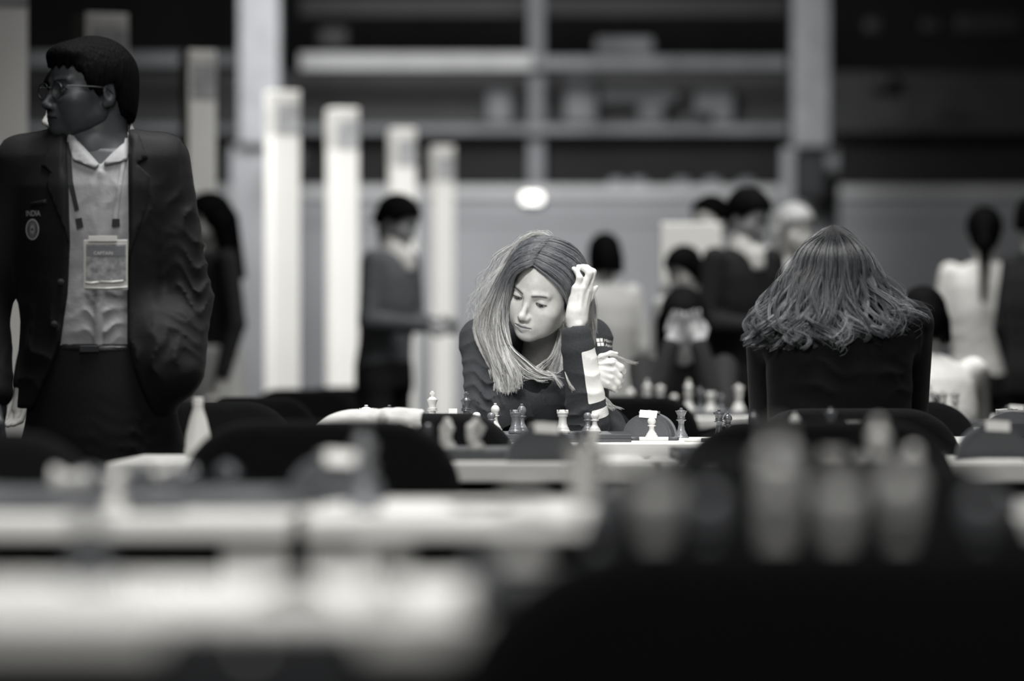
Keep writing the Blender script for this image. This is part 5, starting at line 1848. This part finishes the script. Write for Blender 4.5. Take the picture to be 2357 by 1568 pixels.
und.op(cap(pk(1885, 640, 0.02), pk(1792, 735, -0.015), 0.060, 0.042), 0.04)
und.op(cap(pk(1955, 640, 0.02), pk(2064, 715, -0.015), 0.060, 0.035), 0.04)
und.op(cap(pk(1915, 640, 0.0), pk(1915, 735, -0.06), 0.075, 0.055), 0.05)
uV, uF = und.mesh()
mk('hair_mass', uV, uF, M['hair_under'], kw, base=KB)
ub = bvh_of(uV, uF)
k3 = lambda pts: [pk(x, y, d) for x, y, d in pts]
GK = [k3([(1908, 524, .06), (1862, 552, .05), (1815, 606, .0), (1772, 666, -.04), (1738, 722, -.06), (1724, 752, -.06), (1722, 776, -.05)]),
      k3([(1910, 521, .05), (1868, 560, .02), (1822, 622, -.03), (1786, 682, -.07), (1756, 738, -.09), (1746, 775, -.10), (1735, 800, -.09)]),
      k3([(1913, 519, .04), (1878, 570, -.01), (1840, 640, -.06), (1808, 700, -.10), (1782, 745, -.12), (1780, 772, -.13), (1772, 796, -.12)]),
      k3([(1915, 518, .03), (1892, 575, -.03), (1866, 650, -.08), (1842, 710, -.12), (1828, 750, -.14), (1834, 780, -.15), (1838, 796, -.14)]),
      k3([(1917, 518, .03), (1908, 580, -.04), (1896, 655, -.09), (1882, 715, -.13), (1880, 755, -.15), (1892, 780, -.16), (1906, 788, -.15)]),
      k3([(1920, 518, .03), (1926, 580, -.04), (1930, 655, -.09), (1928, 715, -.13), (1936, 752, -.15), (1944, 776, -.16), (1936, 786, -.15)]),
      k3([(1924, 519, .04), (1948, 575, -.02), (1968, 645, -.07), (1976, 705, -.11), (1992, 745, -.14), (2008, 770, -.14), (2024, 768, -.13)]),
      k3([(1928, 521, .05), (1966, 566, .0), (1998, 625, -.04), (2022, 680, -.08), (2048, 722, -.11), (2062, 748, -.12), (2066, 768, -.11)]),
      k3([(1932, 524, .06), (1982, 560, .03), (2018, 612, -.01), (2050, 660, -.04), (2082, 690, -.07), (2110, 706, -.08), (2138, 714, -.06)])]
kp = guided(GK, 5200, 19, 0.0022, 0.019, seed=77, clump=0.93, ends=0.25, per=62, turns=1.15)
kp = push_out(kp, ub, 0.002, 3, 2.2 * guided.lift)
krn0 = guided.rnd.copy()
M['hair_wavy'] = hair_mat('wavy_brown_hair', 0.026, 0.060, 0.13, 0.33, t=(0.1, 0.8), rv=0.95, spec=0.5)
hV, hF, hA = strands(kp, 0.00056, 0.00042, krn0)
mk('wavy_hair', hV, hF, M['hair_wavy'], kw, attrs=hA, base=KB)
kp = guided([[p + np.array((0, -0.01, 0)) for p in g] for g in GK], 260, 19, 0.010, 0.02, seed=78, clump=0.3, ends=0.3)
hV, hF, hA = strands(kp, 0.0004, 0.0003)
tag(mk('stray_hairs', hV, hF, M['hair_wavy'], kw, attrs=hA, base=KB), kind='stuff')

# ------------------------------------------------------------------ people in the hall behind, all out of focus
CL = {'dark': mat('dark_cloth', 0.014, 0.85, 0.25, 60, bump=0.2), 'black': mat('black_cloth', 0.006, 0.9, 0.25, 60, bump=0.2), 'grey': mat('grey_cloth', 0.10, 0.85, 0.2, 50, bump=0.2), 'mid': mat('mid_grey_cloth', 0.22, 0.85, 0.2, 50, bump=0.2),
      'white': mat('white_cloth', 0.74, 0.8, 0.08, 40, bump=0.2), 'pale': mat('pale_cloth', 0.50, 0.8, 0.1, 40, bump=0.2)}
HEADS = {}


def head_lo(fem):
    if fem not in HEADS:
        HEADS[fem] = head_mesh(0.0075, fem, ears=True)
    return HEADS[fem]


def hall_person(label, px, Y, H=1.7, face=0.0, pose='stand', lean=0.0, yaw=0.0, pitch=8.0, top='dark', bottom='black', skin='skin_fair', hair='hair_black', style='short',
                arms=('down', 'down'), collar=None, fem=False, base_z=0.0, coat=None, group=None):
    """face: which way the body looks, degrees (0 = toward the camera, 180 = away)."""
    x = P(px, 850, Y)[0]
    root = thing('person', label, 'person', (x, Y, base_z), math.radians(face), group)
    k = H / 1.72
    root.scale = (k, k, k)
    if pose == 'stand':
        hip = np.array((0, 0.0, 0.95))
        tl = 0.52
    else:
        hip = np.array((0, 0.0, 0.52))
        tl = 0.52
    ln = math.radians(lean)
    up = np.array((0, -math.sin(ln), math.cos(ln)))
    nk = hip + up * tl
    sh = hip + up * (tl - 0.055)
    hc = nk + np.array((0, -0.02 - 0.10 * math.sin(ln), 0.135 - 0.02 * math.sin(ln)))
    HMx = Matrix.Translation(Vector(hc)) @ Matrix.Rotation(math.radians(yaw), 4, 'Z') @ Matrix.Rotation(math.radians(pitch), 4, 'X')
    hv, hf, ha, _ = head_lo(fem)
    parts = [(place(hv, HMx), hf, ha)]
    sk = SDF((-0.55, -0.65, 0.3), (0.55, 0.35, 1.75), 0.016)
    sk.op(cap(place(np.array([[0, 0.03, -0.06]]), HMx)[0], nk + np.array((0, 0.0, -0.03)), 0.050, 0.056))
    sk.op(loft(hip, up, (1, 0, 0), [(0, .12, .08), (tl - .12, .13, .085), (tl - .04, .08, .06)]), 0.02)
    tp = SDF((-0.55, -0.65, 0.3), (0.55, 0.35, 1.65), 0.015)
    fw = 0.94 if fem else 1.0
    tp.op(loft(hip - up * 0.06, up, (1, 0, 0), [(0, .172, .125), (.14, .155, .115), (.34, .180 * fw, .125), (.46, .178 * fw, .11), (.52, .15 * fw, .09), (.575, .078, .072)]))
    S = {}
    for i, g in enumerate((-1, 1)):
        s0 = sh + np.array((0.172 * g * fw, 0, -0.005))
        a = arms[i]
        if a == 'down':
            e, w = s0 + np.array((0.05 * g, 0.02, -0.29)), s0 + np.array((0.05 * g, -0.05, -0.53))
        elif a == 'front':
            e, w = s0 + np.array((0.05 * g, 0.0, -0.28)), s0 + np.array((-0.10 * g, -0.22, -0.30))
        elif a == 'chest':
            e, w = s0 + np.array((0.06 * g, -0.05, -0.27)), s0 + np.array((-0.12 * g, -0.22, -0.12))
        elif a == 'face':
            e, w = s0 + np.array((-0.02 * g, -0.24, -0.22)), hc + np.array((0.055 * g, -0.125, -0.10))
        elif a == 'table':
            e, w = s0 + np.array((0.05 * g, -0.14, -0.25)), s0 + np.array((-0.08 * g, -0.34, -0.27))
        else:
            e, w = a
        S[g] = (s0, np.asarray(e, float), np.asarray(w, float))
        tp.op(cap(s0, e, 0.058 * fw, 0.048), 0.03)
        tp.op(cap(e, w, 0.048, 0.036), 0.012)
        sk.op(cap(s0, e, 0.036, 0.032), 0.01)
        sk.op(cap(e, w, 0.032, 0.025), 0.01)
        d = (w - e) / np.linalg.norm(w - e)
        hs = SDF(w - 0.2, w + 0.2, 0.0055)
        lat = np.cross(d, (0.2, -1.0, 0.1))
        lat /= np.linalg.norm(lat)
        hs.op(cap(w - d * 0.02, w + d * 0.02, 0.024, 0.024))
        hs.op(cap(w + d * 0.01, w + d * 0.075, 0.024, 0.020), 0.01)
        nrm = np.cross(lat, d)
        for q_ in range(4):
            o_ = lat * (0.030 - 0.020 * q_)
            p1 = w + d * 0.075 + o_
            p2 = p1 + d * (0.040 - 0.004 * abs(q_ - 1.3)) + nrm * 0.012
            p3 = p2 + d * 0.018 + nrm * 0.024
            hs.op(cap(p1 - d * 0.02, p2, 0.0095, 0.0085), 0.004)
            hs.op(cap(p2, p3, 0.0085, 0.007), 0.003)
        t1 = w + d * 0.02 + lat * 0.022
        hs.op(cap(t1, t1 + d * 0.035 + lat * 0.026, 0.012, 0.009), 0.006)
        hs.op(cap(t1 + d * 0.035 + lat * 0.026, t1 + d * 0.062 + lat * 0.024, 0.009, 0.0075), 0.003)
        parts.append(hs.mesh())
    parts.append(sk.mesh())
    tp.op(cap(nk + np.array((0, -0.02, 0.0)), place(np.array([[0, 0.0, -0.09]]), HMx)[0], 0.058, 0.058), 0.01, 's')
    folds(tp, hip + up * 0.15 + np.array((0, -0.05, 0)), (0.2, 0.2, 0.15), (0.3, 0, 1), 0.07, 0.014, 1.0, px * 0.01)
    V, F, A = merge_mesh(parts)
    mk('body', V, F, M[skin], root, attrs=A)
    V, F = tp.mesh()
    mk('top', V, F, CL[top], root)
    if collar:
        c = SDF(nk - 0.16, nk + 0.16, 0.008)
        c.op(cap(nk + np.array((0, -0.01, -0.04)), nk + np.array((0, -0.02, 0.035)), 0.082, 0.068))
        c.op(rbox(nk + np.array((0, -0.080, -0.06)), (0.035, 0.03, 0.05), 0.02), 0.02)
        c.op(cap(nk + np.array((0, -0.02, 0.0)), nk + np.array((0, -0.035, 0.09)), 0.058, 0.060), 0.005, 's')
        V, F = c.mesh()
        mk('collar', V, F, CL[collar], root)
    lg = SDF((-0.32, -0.68, 0.04), (0.32, 0.25, 1.0), 0.017)
    feet = []
    if pose == 'stand':
        lg.op(loft(hip - np.array((0, 0, 0.14)), (0, 0, 1), (1, 0, 0), [(0, .165, .12), (.10, .172, .125), (.17, .155, .115)]))
        for g in (-1, 1):
            lg.op(cap((0.085 * g, 0, 0.84), (0.095 * g, -0.01, 0.50), 0.088, 0.066), 0.03)
            lg.op(cap((0.095 * g, -0.01, 0.50), (0.10 * g, 0.02, 0.09), 0.066, 0.052), 0.02)
            feet.append((0.10 * g, 0.02))
    else:
        lg.op(ell(hip, (0.18, 0.14, 0.11)))
        for g in (-1, 1):
            lg.op(cap(hip + np.array((0.09 * g, 0, -0.01)), (0.12 * g, -0.42, 0.50), 0.085, 0.062), 0.03)
            lg.op(cap((0.12 * g, -0.42, 0.50), (0.12 * g, -0.40, 0.09), 0.062, 0.05), 0.01)
            feet.append((0.12 * g, -0.40))
    V, F = lg.mesh()
    mk('trousers', V, F, CL[bottom], root)
    for fx, fy in feet:
        mk('shoe', *xf(box((-0.045, -0.18, 0), (0.045, 0.08, 0.085), 0.03, 2), (fx, fy, 0)), M['shoe'], root)
    if coat:
        ct = SDF((-0.4, -0.4, 0.3), (0.4, 0.4, 1.1), 0.018)
        ct.op(loft((0, 0, 0.40), (0, 0, 1), (1, 0, 0), [(0, .24, .19), (.3, .22, .16), (.62, .185, .135)]))
        V, F = ct.mesh()
        mk('skirt', V, F, CL[coat], root)
    ln_ = {'short': [(-0.14, 0.070), (-0.08, 0.058), (-0.05, 0.036), (-0.02, -0.005), (0.02, 0.0), (0.05, -0.05), (0.2, -0.07)],
           'bob': [(-0.14, 0.062), (-0.07, 0.045), (-0.04, 0.0), (-0.015, -0.09), (0.2, -0.12)],
           'long': [(-0.14, 0.070), (-0.075, 0.052), (-0.045, 0.02), (-0.02, -0.08), (0.0, -0.3), (0.2, -0.3)],
           'tail': [(-0.14, 0.075), (-0.075, 0.055), (-0.04, 0.03), (-0.01, 0.0), (0.04, -0.05), (0.05, -0.4), (0.2, -0.4)]}
    if style in ln_:
        ex = []
        if style == 'long':
            ex = [cap((0.065 * g, 0.03, -0.02), (0.075 * g, 0.035, -0.24), 0.040, 0.028) for g in (-1, 1)] + [cap((0, 0.07, -0.02), (0, 0.085, -0.28), 0.075, 0.05)]
        if style == 'bob':
            ex = [cap((0.062 * g, 0.02, -0.01), (0.066 * g, 0.02, -0.09), 0.036, 0.030) for g in (-1, 1)] + [cap((0, 0.06, -0.02), (0, 0.06, -0.09), 0.06, 0.05)]
        if style == 'tail':
            ex = [cap((0, 0.112, -0.0), (0, 0.15, -0.10), 0.030, 0.028), cap((0, 0.15, -0.10), (0.01, 0.165, -0.36), 0.028, 0.014)]
        V, F = hair_cap(0.009, ln_[style], 0.016, 1, 0.002, ex, lo=-0.42)
        mk('hair', place(V, HMx), F, M[hair], root)
    return root


hall_person('man standing close behind the suited man, only his nose and pale collar showing', 203, 10.9, 1.73, -50, yaw=-14, pitch=6, top='black', collar='white')
hall_person('person in a dark jacket and pale skirt standing behind the suited man\'s elbow', 488, 19.4, 1.74, -60, yaw=-10, pitch=10, top='dark', bottom='pale', style='long', hair='hair_black', coat='pale', fem=True)
hall_person('man in a grey jacket and dark trousers standing by the white posts, looking down', 884, 19.8, 1.75, 62, yaw=8, pitch=26, lean=5, top='grey', bottom='black', collar='white', arms=('front', 'front'), skin='skin_mid')
hall_person('dark-haired person in a pale top right behind the raised hand of the woman', 1396, 20.0, 1.57, -150, yaw=-20, pitch=12, top='pale', bottom='pale', style='bob', fem=True, coat='pale')
hall_person('dark-haired person in front of the white display board, head bowed', 1602, 18.9, 1.48, -40, yaw=-8, pitch=24, lean=8, top='pale', bottom='dark', style='bob')
hall_person('man in a dark suit with dark hair standing beyond the wavy-haired woman', 1700, 18.2, 1.71, 40, yaw=10, pitch=22, lean=4, top='black', bottom='black', collar='white', arms=('front', 'front'), skin='skin_mid')
hall_person('distant person whose dark-haired head shows left of the dark-suited man', 1640, 21.35, 1.81, -35, yaw=-10, top='dark', skin='skin_fair')
hall_person('distant person in a white top right of the dark-suited man', 1770, 20.45, 1.52, -20, yaw=-20, pitch=25, top='white', bottom='dark', hair='hair_fair', style='bob', fem=True, arms=('chest', 'chest'))
hall_person('distant fair-haired person behind the crown of the wavy-haired woman', 1824, 19.45, 1.69, 25, yaw=8, pitch=10, top='pale', bottom='dark', hair='hair_fair', style='long', fem=True)
hall_person('seated player in dark clothes with both hands to the face, between the two women', 1568, 15.75, 1.66, 0, pose='sit', lean=18, pitch=26, top='black', hair='hair_black', style='long', fem=True, arms=('face', 'face'), skin='skin_mid')
hall_person('standing woman in a white blouse with a dark ponytail, seen from behind at the right', 2266, 19.0, 1.66, 174, top='white', bottom='black', style='tail', fem=True, pitch=10, arms=('front', 'front'))
hall_person('seated person in a white shirt seen from behind, right of the wavy-haired woman', 2152, 14.1, 1.64, 185, pose='sit', lean=20, pitch=26, top='white', style='bob', arms=('table', 'table'))
hall_person('person cut by the right edge of the photo, beside the woman with the ponytail', 2385, 18.6, 1.70, 120, top='dark', yaw=-10)

# white display board behind the bowed person
dbp = P(1590, 850, 19.5)
db_ = thing('display_board', 'white display board on two legs, behind the bowed dark-haired person', 'board', (dbp[0], 19.5, 0))
wz0, wz1 = P(0, 660, 19.5)[2], P(0, 512, 19.5)[2]
wx_ = 70 / FPX * 19.5
mk('panel', *box((-wx_, -0.02, wz0), (wx_, 0.02, wz1), 0.01), M['board_white'], db_, False)
for g in (-1, 1):
    mk('leg', *box((g * wx_ * 0.9 - 0.02, -0.015, 0), (g * wx_ * 0.9 + 0.02, 0.015, wz0), 0.004), M['steel'], db_, False)
